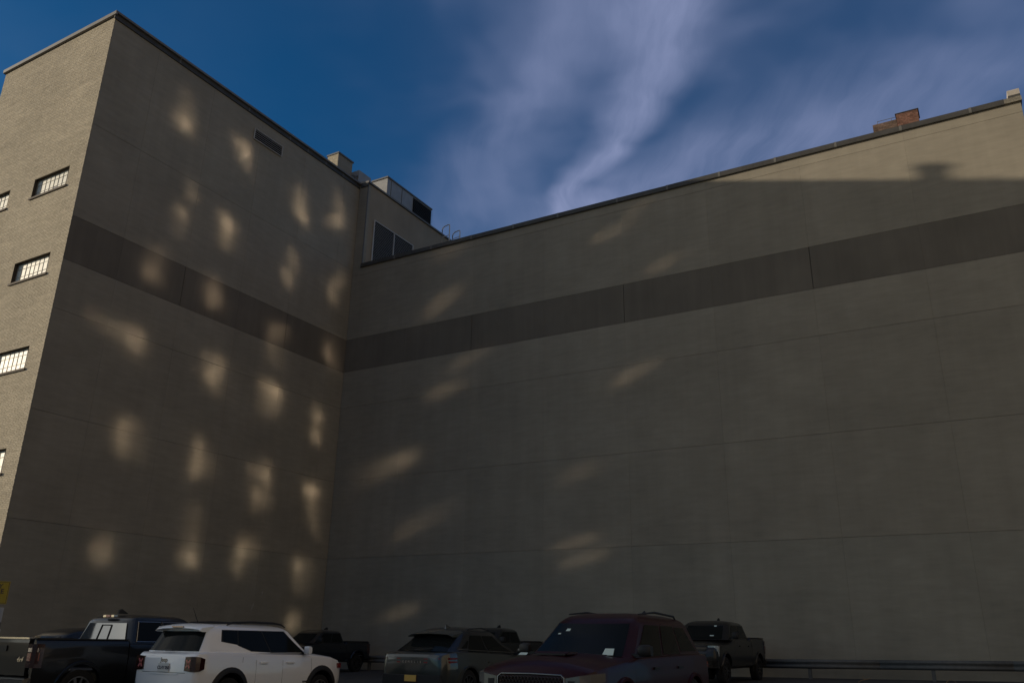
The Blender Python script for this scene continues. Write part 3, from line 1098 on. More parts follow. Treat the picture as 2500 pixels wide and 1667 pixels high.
    def screen(self, name, m, front=True, t0=.05, t1=.84, off=.008, inset=.07):
        """wrap-round windscreen or rear window over the rounded end of the cabin"""
        idx = [10, 11, 0, 1] if front else [4, 5, 6, 7]
        n = 8
        vs = []
        for k in range(n + 1):
            t = lerp(t0, t1, k / n)
            o = self.cab_outline(t)
            pl = [Vector((*o[i], self.cz(o[i][0], t))) for i in idx]
            # pull the outer points inward so that pillars stay visible
            a = pl[0].lerp(pl[1], inset * 4); b = pl[3].lerp(pl[2], inset * 4)
            nx = off if front else -off
            row = [a + Vector((nx * .7, -.7 * off if front else -.7 * off * -1 * -1, 0)), pl[1] + Vector((nx, 0, 0)), pl[2] + Vector((nx, 0, 0)), b + Vector((nx * .7, .7 * off, 0))]
            if not front:
                row[0] = a + Vector((nx * .7, .7 * off, 0)); row[3] = b + Vector((nx * .7, -.7 * off, 0))
            row = [p + Vector((0, 0, off * .5)) for p in row]
            vs += row
        fs = [(4 * k + i, 4 * k + i + 1, 4 * k + 4 + i + 1, 4 * k + 4 + i) for k in range(n) for i in range(3)]
        return MB().add(vs, fs).build(name, m, self.root, smooth=60)

    def seam(self, x, z0, z1, s, name='door_seam', w=.006):
        mb = MB()
        zs = np.linspace(z0, z1, 7)
        vs = []
        for z in zs:
            y = (self.side_y(x, z) + .0015) * s
            vs += [(x - w / 2, y, z), (x + w / 2, y, z)]
        mb.add(vs, [(2 * k, 2 * k + 1, 2 * k + 3, 2 * k + 2) for k in range(6)])
        return mb.build(name, M_TRIM, self.root)

    def handle(self, x, z, s, m):
        y = self.side_y(x, z)
        return MB().box(x - .11, x + .11, *sorted((s * (y - .01), s * (y + .03))), z - .016, z + .016).build('door_handle', m, self.root)

    def mirror(self, x, z, s, m, h=.16, d=.13):
        w = self.cab['wb']
        prof = []
        for k in range(12):
            a = 2 * math.pi * k / 12
            f = lambda v: math.copysign(abs(v) ** .55, v)
            prof.append((f(math.cos(a)), f(math.sin(a))))
        rings = []
        for yy, sc, dx in ((w + .06, .70, .015), (w + .085, .97, .005), (w + .20, 1.0, -.015), (w + .245, .80, -.03)):
            rings.append([(x + c * d * .5 * sc + .02 + dx, s * yy, z + sn * h * .5 * sc) for c, sn in prof])
        mb = MB().loft(rings)
        o = mb.build('door_mirror', m, self.root, smooth=40)
        arm = MB().obox((x + .02, s * (w + .02), z - h * .36), (.045, 0, 0), (0, .07, 0), (0, 0, .02))
        link(bpy.data.objects.new('mirror_arm', arm.mesh('mirror_arm', M_TRIM)), o)
        return o

    def part(self, name, m, mb, smooth=None, parent=None):
        return mb.build(name, m, parent or self.root, smooth=smooth)

    def badge(self, name, body, size, m, loc, rot, shear=0.0, spacing=1.0, parent=None):
        o = bpy.data.objects.new(name, text_mesh(body, size, m, .003, shear, spacing))
        o.location = loc; o.rotation_euler = rot
        return link(o, parent or self.root)

    def rail(self, pts, r=.018, m=None, name='roof_rail'):
        return MB().tube(pts, r, 8).build(name, m or M_TRIM, self.root, smooth=50)

    def flare(self, x, s, r, wd=.07, m=None, a0=-15, a1=195):
        """wheel-arch lip"""
        y = self.at('w', x)
        rings = []
        for k in range(19):
            a = R(lerp(a0, a1, k / 18))
            ca, sa = math.cos(a), math.sin(a)
            yy = self.side_y(x, max(.3, r * .95 + r * sa))
            rings.append([(x + q * ca, s * (yy + p), r * .95 + q * sa) for q, p in ((r - .015, -.06), (r - .015, .03), (r + .03, .035), (r + wd, .006), (r + wd, -.03))])
        return MB().loft(rings).build('wheel_arch_lip', m or M_TRIM, self.root, smooth=40)


def place(name, label, cat, x, y, head, group=None, dz=0.0):
    z = ground_z(x, y) + dz
    return empty(name, (x, y, z), R(head), label, cat, group)


# local rotations for lettering
REAR = (math.pi / 2, 0, -math.pi / 2)       # read from behind the vehicle
RIGHT = (math.pi / 2, 0, 0)                 # read from the vehicle's right side (-y)


# ---- white compact SUV
def white_suv():
    L = 4.23
    h = L / 2
    root = place('compact_suv', 'white compact SUV with black roof rails and square tail lamps', 'car', 16.45, -22.5 + h, 90)
    m = paint('white_paint', (0.84, 0.845, 0.83), 0, .3)
    K = dict(x=[-h, -h + .03, -h + .10, -h + .30, -1.3, 0, 1.0, 1.35, h - .45, h - .16, h - .04, h],
             w=[.76, .82, .865, .885, .895, .895, .895, .89, .87, .80, .74, .66],
             zb=[.42, .38, .34, .28, .25, .24, .25, .26, .28, .34, .40, .46],
             zs=[1.02, 1.08, 1.12, 1.14, 1.13, 1.10, 1.085, 1.06, 1.03, .97, .92, .86],
             zt=[1.03, 1.09, 1.13, 1.15, 1.14, 1.11, 1.13, 1.12, 1.085, 1.02, .96, .88])
    c = Car(root, K, m)
    c.body((-1.26, 1.31), r=.40)
    c.cabin(1.05, .42, -1.74, -2.0, 1.11, 1.635, .825, .69, .035, rear_round=.16, frc=.16, arch=.03)
    c.screen('windscreen', M_GLASS, True, .06, .84)
    c.screen('rear_window', M_GLASS, False, .07, .80, inset=.02)
    for s, (a, b) in ((1, (3, 2)), (-1, (8, 9))):
        # u runs from the rear to the front
        c.pane('side_window', M_GLASS, a, b, .11, .27, .44, .84, .08, .27, off=.007, t0r=.34)
        c.pane('side_window', M_GLASS, a, b, .285, .40, .30, .84, .285, .40, off=.007, t0r=.10); c.pane('side_window', M_GLASS, a, b, .40, .60, .10, .84, .40, .60, off=.007, t0r=.06)
        c.pane('side_window', M_GLASS, a, b, .615, .965, .04, .84, .615, .93, off=.007)
        c.pane('pillar_cover', M_TRIM, a, b, .09, .29, .43, .86, .065, .29, off=.0035, t0r=.31); c.pane('pillar_cover', M_TRIM, a, b, .27, .41, .30, .86, .27, .41, off=.0037, t0r=.07); c.pane('pillar_cover', M_TRIM, a, b, .40, .605, .075, .86, .40, .605, off=.0036, t0r=.03); c.pane('pillar_cover', M_TRIM, a, b, .60, .975, .02, .86, .60, .945, off=.0035)
        c.rail([(-1.25, s * .60, 1.635), (-1.12, s * .605, 1.68), (-.6, s * .61, 1.70), (0, s * .61, 1.695), (.22, s * .605, 1.675), (.36, s * .60, 1.62)], [.012, .022, .024, .024, .020, .010])
        c.flare(-1.26, s, .40, .085); c.flare(1.31, s, .40, .085)
        for x in (-.62, .12, .98):
            c.seam(x, .45 if x < .9 else .62, 1.08, s)
        c.handle(-.42, .93, s, m); c.handle(.33, .93, s, m)
        c.mirror(.72, 1.17, s, m, .17, .13)
        # square tail lamp wrapping the rear corner
        lamp = MB()
        lamp.loft([[(-h + .04, s * .57, .80), (-h + .04, s * .57, 1.05), (-h - .02, s * .585, 1.045), (-h - .02, s * .585, .805)],
                   [(-h + .05, s * .74, .785), (-h + .05, s * .74, 1.06), (-h - .018, s * .74, 1.055), (-h - .018, s * .74, .79)],
                   [(-h + .08, s * .80, .785), (-h + .08, s * .80, 1.06), (-h + .015, s * .845, 1.055), (-h + .015, s * .845, .79)],
                   [(-h + .13, s * .83, .79), (-h + .13, s * .83, 1.05), (-h + .085, s * .888, 1.045), (-h + .085, s * .888, .795)],
                   [(-h + .21, s * .84, .83), (-h + .21, s * .84, 1.02), (-h + .18, s * .903, 1.015), (-h + .18, s * .903, .835)]])
        lo = c.part('tail_light', M_SMOKE, lamp)
        cx, cyy, cz = -h - .020, s * .675, .925
        for sg in (-1, 1):
            link(bpy.data.objects.new('light_bar', MB().obox((cx, cyy, cz), (.004, 0, 0), Vector((0, .050, sg * .070)), Vector((0, -.012, sg * .009))).mesh('light_bar', M_REDP)), lo)
    c.part('tailgate_seam', M_TRIM, MB().box(-h - .004, -h + .05, -.60, .60, .760, .768))
    sp = MB()
    sp.loft([[(-1.62, y, 1.50 + k), (-1.87, y, 1.495 + k), (-1.93, y, 1.51 + k), (-1.88, y, 1.565 + k), (-1.60, y, 1.605 + k)] for y, k in ((-.645, 0), (-.60, .025), (-.4, .045), (0, .055), (.4, .045), (.60, .025), (.645, 0))])
    so = c.part('roof_spoiler', m, sp, 40)
    link(bpy.data.objects.new('brake_light', MB().box(-1.945, -1.91, -.16, .16, 1.578, 1.596).mesh('brake_light', M_RED)), so)
    c.part('rear_wiper', M_TRIM, MB().tube([(-2.065, .18, 1.155), (-2.07, -.05, 1.165), (-2.065, -.12, 1.16)], [.008, .012, .016], 6))
    # plate recess and plate
    c.part('plate_recess', m, MB().box(-h - .012, -h + .03, -.40, .40, .73, .75))
    pl = c.part('licence_plate', M_PLATE, MB().box(-h - .02, -h - .008, -.155, .155, .775, .925))
    c.badge('plate_number', 'CLHY 050', .085, M_INK, (-h - .021, 0, .845), REAR, parent=pl, spacing=.9)
    c.badge('badge', 'Jeep', .115, M_CHROME, (-h - .004, .02, .985), REAR)
    c.badge('badge', 'RENEGADE', .055, M_TRIM, (1.02 - .35 + .2, -.897, .545), RIGHT)
    c.part('fuel_flap', M_TRIM, MB().add([(-.98, -c.side_y(-.98, .98) - .001, .86), (-.972, -c.side_y(-.97, .98) - .001, .86), (-.972, -c.side_y(-.97, .98) - .001, 1.04), (-.98, -c.side_y(-.98, .98) - .001, 1.04)], [(0, 1, 2, 3)]))
    for s in (-1, 1):
        c.part('rear_bumper_trim', M_TRIM, MB().box(-h - .01, -h + .06, *sorted((s * .2, s * .72)), .42, .52))
        c.part('headlight', M_CLEAR, MB().tube([(h - .12, s * .52, .84), (h - .005, s * .52, .84)], .10, 14))
        c.part('side_marker', M_RED, MB().box(h - .22, h - .12, *sorted((s * .79, s * .835)), .80, .90))
        for x in (-1.26, 1.31): c.wheel(x, s, .34, .22)
    c.part('antenna', M_TRIM, MB().tube([(-1.45, 0, 1.66), (-1.62, 0, 1.95)], [.008, .003], 5))


white_suv()


# ---- pickups
def pickup(name, label, x, y, head, m, L=5.85, W=1.01, H=1.93, belt=1.40, bed=1.75, hood_z=1.22, rim=M_RIMD, group=None, rear_m=None, chrome=None, wheel_r=.41, dz=0.0, head_m=None):
    h = L / 2
    root = place(name, label, 'pickup', x, y, head, group, dz)
    xc = -h + bed + .08                 # back of the cab
    K = dict(x=[-h, xc, xc + .02, 0.9, h - 1.35, h - .55, h - .18, h - .05, h],
             w=[W - .02, W, W, W, W, W - .01, W - .04, W - .08, W - .16],
             zb=[.52, .48, .46, .45, .46, .50, .52, .54, .58],
             zs=[belt, belt, belt - .06, belt - .06, hood_z, hood_z - .03, hood_z - .05, hood_z - .12, hood_z - .2],
             zt=[belt, belt, belt - .05, belt - .05, hood_z + .09, hood_z + .06, hood_z + .01, hood_z - .08, hood_z - .18])
    c = Car(root, K, m)
    arches = (-h + bed * .52, h - .95)
    c.body(arches[1:], xa=xc, r=.48)
    cf0, cf1 = h - 1.45, h - 2.2
    c.cabin(cf0, cf1, xc + .16, xc + .02, belt - .08, H - .04, W - .10, W - .27, .04, rear_round=.06, frc=.14)
    c.screen('windscreen', M_GLASS, True, .05, .84)
    rear = c.pane('rear_window', rear_m or M_GLASS, 5, 6, -.28, 1.28, .14, .80, -.22, 1.22, off=.012)
    for u in (.32, .68):
        P = lambda t, o: c.cab_pt(5, 6, u, t, o)
        link(bpy.data.objects.new('window_divider', MB().tube([P(.14, .02), P(.72, .02)], .012, 6).mesh('window_divider', M_TRIM)), rear)
    link(bpy.data.objects.new('window_divider', MB().tube([c.cab_pt(5, 6, .32, .72, .02), c.cab_pt(5, 6, .68, .72, .02)], .010, 6).mesh('window_divider', M_TRIM)), rear)
    tl = c.part('brake_light', M_CLEAR, MB().box(xc + .10, xc + .19, -.18, .18, H - .075, H - .03))
    link(bpy.data.objects.new('red_lens', MB().box(xc + .085, xc + .10, -.07, .07, H - .073, H - .032).mesh('red_lens', M_REDP)), tl)
    c.part('roof_antenna', M_TRIM, MB().loft([[(xc + .55, -.02, H), (xc + .55, .02, H), (xc + .55, .02, H + .02), (xc + .55, -.02, H + .02)], [(xc + .40, -.03, H), (xc + .40, .03, H), (xc + .40, .02, H + .10), (xc + .40, -.02, H + .10)], [(xc + .33, -.03, H), (xc + .33, .03, H), (xc + .33, .015, H + .085), (xc + .33, -.015, H + .085)]]))
    for s, (a, b) in ((1, (3, 2)), (-1, (8, 9))):
        c.pane('side_window', M_GLASS, a, b, .05, .44, .10, .84, .05, .44, off=.007, frame=chrome)
        c.pane('side_window', M_GLASS, a, b, .47, .965, .10, .84, .47, .90, off=.007, frame=chrome)
        for xx in (xc + .12, lerp(xc, cf0, .50), cf0 + .02):
            c.seam(xx, .62, belt - .12, s)
        c.handle(lerp(xc, cf0, .14), belt - .26, s, m); c.handle(lerp(xc, cf0, .56), belt - .26, s, m)
        c.mirror(cf0 - .42, belt + .06, s, m if chrome else M_TRIM, .22, .15)
        # bed side
        xs = np.linspace(-h + .02, xc - .02, 16)
        rings = []
        for xx in xs:
            hf = [p for p in c.half(xx)[2:10]]
            rr = [(xx, s * yy, zz) for yy, zz in hf]
            rr[-1] = (xx, s * (W - .10), belt)
            rr += [(xx, s * (W - .12), belt - .05), (xx, s * (W - .12), .80)]
            # wheel opening: lift the lower edge
            dx = abs(xx - arches[0])
            rings.append(rr)
        bs = MB().loft(rings).build('bed_side', m, root, smooth=32)
        cut = bpy.data.meshes.new('cut'); bm = bmesh.new()
        bmesh.ops.create_cone(bm, cap_ends=True, segments=28, radius1=.48, radius2=.48, depth=.5, matrix=Matrix.Translation((arches[0], s * W, .456)) @ Matrix.Rotation(math.pi / 2, 4, 'X'))
        bm.to_mesh(cut); bm.free(); cut.materials.append(M_WELL)
        co = bpy.data.objects.new('cut', cut); C.objects.link(co); co.parent = root
        md = bs.modifiers.new('b', 'BOOLEAN'); md.object = co; md.solver = 'EXACT'; md.material_mode = 'TRANSFER'
        bpy.context.view_layer.update()
        me = bpy.data.meshes.new_from_object(bs.evaluated_get(bpy.context.evaluated_depsgraph_get()))
        bs.modifiers.clear(); bs.data = me; me.set_sharp_from_angle(angle=R(32))
        C.objects.unlink(co); bpy.data.objects.remove(co)
        c.part('bed_rail_cap', M_TRIM, MB().box(-h + .02, xc - .02, *sorted((s * (W - .13), s * (W - .045))), belt + .001, belt + .022))
        for k, xx in enumerate(arches):
            c.flare(xx, s, .48, .05, m)
        # tail light at the rear corner
        lamp = MB().loft([[(-h - .03, s * (W - .19), z), (-h - .035, s * (W - .05), z), (-h + .02, s * (W + .004), z), (-h + .17, s * (W + .006), z), (-h + .17, s * (W - .10), z), (-h + .05, s * (W - .19), z)] for z in (belt - .50, belt - .30, belt - .08)])
        lo = c.part('tail_light', M_SMOKE, lamp)
        link(bpy.data.objects.new('reverse_lens', MB().loft([[(-h - .045, s * (W - .16), z), (-h - .045, s * (W - .06), z), (-h + .05, s * (W + .012), z), (-h + .05, s * (W - .15), z)] for z in (belt - .22, belt - .15)]).mesh('reverse_lens', M_CLEAR)), lo)
        link(bpy.data.objects.new('red_lens', MB().loft([[(-h - .045, s * (W - .16), z), (-h - .045, s * (W - .06), z), (-h + .09, s * (W + .012), z), (-h + .09, s * (W - .15), z)] for z in (belt - .38, belt - .24)]).mesh('red_lens', M_RED)), lo)
        # headlight
        hl = c.part('headlight', head_m or M_SMOKE, MB().loft([[(h - .19, s * (W - .33), z), (h - .055, s * (W - .33), z), (h - .09, s * (W - .10), z), (h - .19, s * (W - .035), z), (h - .30, s * (W - .035), z)] for z in (hood_z - .36, hood_z - .05)]))
        if head_m:
            link(bpy.data.objects.new('lamp_bowl', MB().box(h - .09, h - .05, *sorted((s * (W - .30), s * (W - .19))), hood_z - .24, hood_z - .13).mesh('lamp_bowl', M_TRIM)), hl)
        for xx in arches: c.wheel(xx, s, wheel_r, .27, rim)
    c.part('bed_floor', M_TRIM, MB().box(-h + .05, xc - .02, -W + .12, W - .12, .76, .80))
    c.part('bed_front_panel', m, MB().box(xc - .06, xc - .02, -W + .12, W - .12, .80, belt - .02))
    tg = MB().loft([[(-h + .06, yy, .72), (-h - .01, yy, .72), (-h - .025, yy, belt - .30), (-h - .03, yy, belt - .06), (-h - .02, yy, belt + .005), (-h + .06, yy, belt + .005)] for yy in (-W + .20, W - .20)])
    tgo = c.part('tailgate', m, tg)
    link(bpy.data.objects.new('tailgate_cap', MB().box(-h - .045, -h + .06, -W + .2, W - .2, belt + .006, belt + .035).mesh('tailgate_cap', chrome and M_CHROME or M_TRIM)), tgo)
    link(bpy.data.objects.new('tailgate_handle', MB().box(-h - .05, -h - .02, -.16, .16, belt - .22, belt - .12).mesh('tailgate_handle', M_TRIM)), tgo)
    c.part('rear_bumper', M_CHROME if chrome else M_TRIM, MB().loft([[(-h + .04, yy, .50), (-h - .10, yy * .985, .52), (-h - .12, yy * .98, .66), (-h + .02, yy, .70)] for yy in (-W + .02, -W + .25, W - .25, W - .02)]))
    c.part('front_bumper', M_TRIM if head_m is None else m, MB().loft([[(h - .22, yy, .48), (h - .04 - .06 * (abs(yy) > .8), yy, .50), (h + .03 - .10 * (abs(yy) > .8), yy, .72), (h - .16, yy, .76)] for yy in (-W + .04, -W + .2, 0, W - .2, W - .04)]))
    g = c.part('grille', M_TRIM, MB().box(h - .12, h - .015, -W + .36, W - .36, .78, hood_z - .08))
    for k in range(3):
        z = .86 + k * .13
        link(bpy.data.objects.new('grille_bar', MB().box(h - .014, h + .02, -W + .38, W - .38, z, z + .05).mesh('grille_bar', m if not chrome else M_CHROME)), g)
    return c, h, xc, tgo


M_BLACKP = paint('black_paint', (0.009, 0.010, 0.011), 0.0, .32, .45)
c, h, xc, tgo = pickup('pickup_truck', 'black crew cab pickup with chrome trim, tail toward the viewer, left of the white SUV', 13.65, -24.0 + 2.95, 90,
                       M_BLACKP, L=5.9, W=1.02, H=1.90, belt=1.36, bed=1.95, chrome=M_CHROME, rear_m=M_GLASS_B, rim=M_RIM)
c.badge('badge', '4x4', .13, M_CHROME, (-h - .028, -.62, 1.0), REAR, shear=.4, parent=tgo)
pl = c.part('licence_plate', M_PLATE, MB().box(-h - .135, -h - .122, -.155, .155, .52, .67))

M_NAVYP = paint('navy_paint', (0.007, 0.009, 0.014), 0.1, .38)
GR = 'pickups parked nose-out along the long wall'
pickup('pickup_truck', 'near-black midsize pickup parked in the inner wall corner', 3.7, -7.0 + 2.65, 270, M_NAVYP, L=5.3, W=.93, H=1.79, belt=1.29, bed=1.55, hood_z=1.10, wheel_r=.37, group=GR)
pickup('pickup_truck', 'black midsize pickup half hidden behind the grey SUV', 13.1, -7.6 + 2.65, 270, M_BLACKP, L=5.3, W=.93, H=1.79, belt=1.29, bed=1.55, hood_z=1.10, wheel_r=.37, group=GR)
M_BROWNP = paint('dark_brown_grey_paint', (0.012, 0.0115, 0.0105), 0.1, .4, .4)
c, h, xc, tgo = pickup('pickup_truck', 'dark grey full-size pickup with bright square headlight, right of the red SUV', 21.65, -7.3 + 2.92, 270, M_BROWNP, L=5.85, W=1.0, H=1.95, belt=1.40, bed=1.75, hood_z=1.19, group=GR, head_m=M_CLEAR)
c.part('front_plate', M_PLATE, MB().box(h + .03, h + .04, -.15, .15, .56, .70))
for (yy, t, w_) in ((.35, .80, .10), (.30, .22, .14)):
    P = lambda u, t_: c.cab_pt(11, 0, u, t_, .014)
    u = (yy + .42) / .84
    c.part('windscreen_sticker', M_PAPER, MB().add([P(u - w_ / 2, t), P(u + w_ / 2, t), P(u + w_ / 2, t + .06), P(u - w_ / 2, t + .06)], [(0, 1, 2, 3)]))


# ---- grey crossover
def grey_suv():
    L = 4.715; h = L / 2
    root = place('crossover_suv', 'dark grey-green crossover with rear spoiler, seen from behind', 'car', 18.9, -17.9 + h, 90)
    m = paint('grey_green_paint', (0.050, 0.056, 0.051), 0.5, .34)
    K = dict(x=[-h, -h + .04, -h + .14, -h + .40, -1.4, 0, 1.1, 1.5, h - .5, h - .18, h - .05, h],
             w=[.70, .80, .88, .925, .945, .93, .93, .935, .91, .82, .74, .62],
             zb=[.48, .40, .34, .28, .24, .22, .23, .24, .26, .30, .36, .44],
             zs=[.96, 1.02, 1.06, 1.09, 1.09, 1.05, 1.02, .99, .93, .84, .76, .68],
             zt=[.97, 1.03, 1.07, 1.10, 1.10, 1.06, 1.05, 1.04, .98, .88, .79, .70])
    c = Car(root, K, m)
    c.body((-1.42, 1.46), r=.40)
    c.cabin(1.15, .25, -1.45, -2.12, 1.05, 1.60, .83, .62, .04, rear_round=.20, frc=.25, arch=.10, m=M_BLACKP)
    c.screen('windscreen', M_GLASS, True, .06, .84)
    c.screen('rear_window', M_GLASS, False, .10, .74, inset=.03)
    for s, (a, b) in ((1, (3, 2)), (-1, (8, 9))):
        c.pane('side_window', M_GLASS, a, b, .05, .16, .30, .62, .14, .17, off=.007)
        c.pane('side_window', M_GLASS, a, b, .19, .52, .08, .82, .19, .52, off=.007)
        c.pane('side_window', M_GLASS, a, b, .55, .96, .06, .82, .55, .88, off=.007)
        tr = MB().tube([c.cab_pt(a, b, u, lerp(.22, .04, u), .012) for u in (.03, .3, .6, .97)], .007, 6)
        c.part('window_trim', M_CHROME, tr)
        c.rail([(-1.05, s * .55, 1.535), (-.92, s * .555, 1.585), (-.4, s * .56, 1.618), (.02, s * .55, 1.565)], [.008, .011, .011, .008])
        for xx in (-.72, .18, 1.1):
            c.seam(xx, .42, 1.0, s)
        c.handle(-.5, .86, s, m); c.handle(.42, .86, s, m)
        c.mirror(.82, 1.10, s, m, .15, .14)
        for k, z in enumerate((.92, .85)):
            lamp = MB().loft([[(-h - .005, s * .32, z), (-h + .03, s * .32, z), (-h + .03, s * .32, z + .028), (-h - .005, s * .32, z + .028)],
                              [(-h + .015, s * .72, z + .005), (-h + .06, s * .70, z + .005), (-h + .06, s * .70, z + .04), (-h + .015, s * .72, z + .04)],
                              [(-h + .18, s * .897, z + .01), (-h + .18, s * .85, z + .01), (-h + .18, s * .85, z + .05), (-h + .18, s * .897, z + .05)],
                              [(-h + .42, s * .937, z + .02), (-h + .42, s * .88, z + .02), (-h + .42, s * .88, z + .045), (-h + .42, s * .937, z + .045)]])
            c.part('tail_light', M_RED, lamp)
        c.flare(-1.42, s, .40, .03, m); c.flare(1.46, s, .40, .03, m)
        c.part('headlight', M_CLEAR, MB().box(h - .24, h - .14, *sorted((s * .55, s * .80)), .66, .71))
        for x in (-1.42, 1.46): c.wheel(x, s, .36, .24, M_RIMD)
    sp = MB().loft([[(-1.20, y, 1.42 + k), (-1.70, y, 1.405 + k), (-1.74, y, 1.425 + k), (-1.60, y, 1.46 + k), (-1.20, y, 1.525 + k)] for y, k in ((-.61, -.01), (-.5, .03), (0, .05), (.5, .03), (.61, -.01))])
    c.part('roof_spoiler', m, sp, 40)
    c.part('shark_fin_antenna', m, MB().loft([[(-.82, -.02, 1.60), (-.82, .02, 1.60), (-.82, 0, 1.605)], [(-1.0, -.03, 1.58), (-1.0, .03, 1.58), (-1.03, 0, 1.68)], [(-1.1, -.03, 1.57), (-1.1, .03, 1.57), (-1.08, 0, 1.68)]]))
    c.part('rear_wiper', M_TRIM, MB().tube([(-2.13, .10, 1.12), (-2.10, -.2, 1.14), (-2.08, -.4, 1.16)], [.014, .010, .006], 6))
    for k, ch_ in enumerate('GENESIS'):
        c.badge('badge_letter', ch_, .062, M_CHROME, (-h - .004, .24 - .08 * k, .87), REAR)
    c.part('rear_diffuser', M_TRIM, MB().loft([[(-h + .10, y, .34), (-h - .02, y * .97, .38), (-h - .02, y * .97, .60), (-h + .10, y, .64)] for y in (-.80, -.6, 0, .6, .80)]))
    pl = c.part('licence_plate', M_PLATE_O, MB().box(-h - .04, -h - .024, -.155, .155, .47, .60))


grey_suv()


# ---- dark red SUV
def red_suv():
    L = 5.11; h = L / 2
    root = place('large_suv', 'dark red large SUV with a honeycomb grille facing the viewer', 'car', 24.85, -23.3 + h, 270)
    m = mat('dark_red_paint', (0.024, 0.0034, 0.0030), .38, .16, coat=.12)
    K = dict(x=[-h, -h + .05, -h + .15, -1.6, 0, 1.0, 1.45, h - .5, h - .22, h - .08, h],
             w=[.74, .84, .92, .955, .96, .96, .96, .94, .90, .84, .72],
             zb=[.46, .40, .34, .28, .27, .27, .28, .30, .32, .36, .42],
             zs=[1.04, 1.10, 1.14, 1.15, 1.12, 1.10, 1.06, 1.00, .96, .92, .86],
             zt=[1.05, 1.11, 1.15, 1.16, 1.13, 1.12, 1.17, 1.12, 1.06, .99, .90])
    c = Car(root, K, m)
    c.body((-1.52, 1.52), r=.42)
    c.cabin(1.22, .42, -2.05, -2.45, 1.09, 1.745, .86, .68, .045, rear_round=.18, frc=.22, arch=.07)
    c.screen('windscreen', M_GLASS, True, .04, .86, inset=0)
    c.screen('rear_window', M_GLASS, False, .10, .8, inset=.03)
    for s, (a, b) in ((1, (3, 2)), (-1, (8, 9))):
        c.pane('side_window', M_GLASS, a, b, .04, .31, .18, .80, .10, .31, off=.007)
        c.pane('side_window', M_GLASS, a, b, .34, .60, .10, .82, .34, .60, off=.007)
        c.pane('side_window', M_GLASS, a, b, .63, .97, .06, .82, .63, .92, off=.007)
        c.rail([(-1.7, s * .60, 1.69), (-1.55, s * .61, 1.755), (-.6, s * .62, 1.79), (.1, s * .61, 1.74)], [.01, .018, .018, .01])
        for xx in (-1.05, .02, 1.10):
            c.seam(xx, .46, 1.05, s)
        c.handle(-.82, .95, s, M_TRIM); c.handle(.26, .95, s, M_TRIM)
        c.mirror(.86, 1.20, s, M_TRIM, .17, .15)
        c.flare(-1.52, s, .42, .04, m); c.flare(1.52, s, .42, .04, m)
        hl = MB().loft([[(h - .13, s * .53, .72), (h - .13, s * .53, .86), (h + .012, s * .53, .85), (h + .016, s * .53, .73)],
                        [(h - .20, s * .72, .73), (h - .20, s * .72, .90), (h + .004, s * .735, .885), (h + .008, s * .735, .75)],
                        [(h - .24, s * .80, .75), (h - .24, s * .80, .91), (h - .07, s * .86, .90), (h - .07, s * .86, .77)],
                        [(h - .45, s * .86, .80), (h - .45, s * .86, .925), (h - .36, s * .948, .92), (h - .36, s * .948, .81)]])
        ho = c.part('headlight', M_HEADD, hl)
        link(bpy.data.objects.new('lamp_bowl', MB().box(h + .005, h + .022, *sorted((s * .57, s * .66)), .75, .82).mesh('lamp_bowl', M_TRIM)), ho)
        for x in (-1.52, 1.52): c.wheel(x, s, .39, .27, M_RIMD)
        c.part('tail_light', M_RED, MB().box(-h - .01, -h + .2, *sorted((s * .5, s * .87)), .92, 1.02))
    # bonnet scoop
    c.part('bonnet_scoop', m, MB().loft([[(1.62, y, 1.145), (1.95, y, 1.135), (1.98, y, 1.15), (1.9, y, 1.178), (1.62, y, 1.17)] for y in (-.26, .26)]))
    c.part('scoop_inlet', M_TRIM, MB().box(1.97, 1.985, -.24, .24, 1.128, 1.15))
    for s in (-1, 1):
        c.part('bonnet_crease', m, MB().loft([[(1.35, s * (.50), 1.12), (1.35, s * .56, 1.135), (1.35, s * .62, 1.11)], [(1.95, s * .46, 1.075), (1.95, s * .52, 1.09), (1.95, s * .58, 1.06)], [(2.32, s * .44, 1.0), (2.32, s * .48, 1.012), (2.32, s * .54, .985)]], wrap=False, close_ends=False), 60)
    # grille: dark recess, chrome surround, honeycomb lattice
    g = c.part('grille', M_TRIM, MB().loft([[(h - .10, y, .50), (h - .10, y, .86), (h - .005, y * .98, .855), (h + .01, y * .98, .52)] for y in (-.50, -.2, .2, .50)]))
    mb = MB()
    hx = .052
    for r_ in range(9):
        for k in range(-10, 11):
            cyy = k * hx * 1.0 + (hx / 2 if r_ % 2 else 0)
            cz = .50 + r_ * .042
            if abs(cyy) > .47 or cz > .84: continue
            ro, ri = hx * .56, hx * .42
            n = len(mb.v)
            vs = []
            for rad, xo in ((ro, .012), (ri, .020), (ri, .0)):
                vs += [(h + .006 + xo, cyy + rad * math.cos(R(60 * q + 30)), cz + rad * .86 * math.sin(R(60 * q + 30))) for q in range(6)]
            mb.add(vs, [(q, (q + 1) % 6, 6 + (q + 1) % 6, 6 + q) for q in range(6)] + [(6 + q, 6 + (q + 1) % 6, 12 + (q + 1) % 6, 12 + q) for q in range(6)])
    hc = link(bpy.data.objects.new('honeycomb', mb.mesh('honeycomb', mat('satin_black', (.05, .05, .048), .25, .6))), g)
    hc['kind'] = 'stuff'
    link(bpy.data.objects.new('grille_surround', MB().tube([(h + .01, -.52, .56), (h + .005, -.51, .85), (h + .0, -.46, .885), (h + .012, 0, .893), (h + .0, .46, .885), (h + .005, .51, .85), (h + .01, .52, .56)], .014, 8).mesh('grille_surround', M_CHROMED, 50)), g)
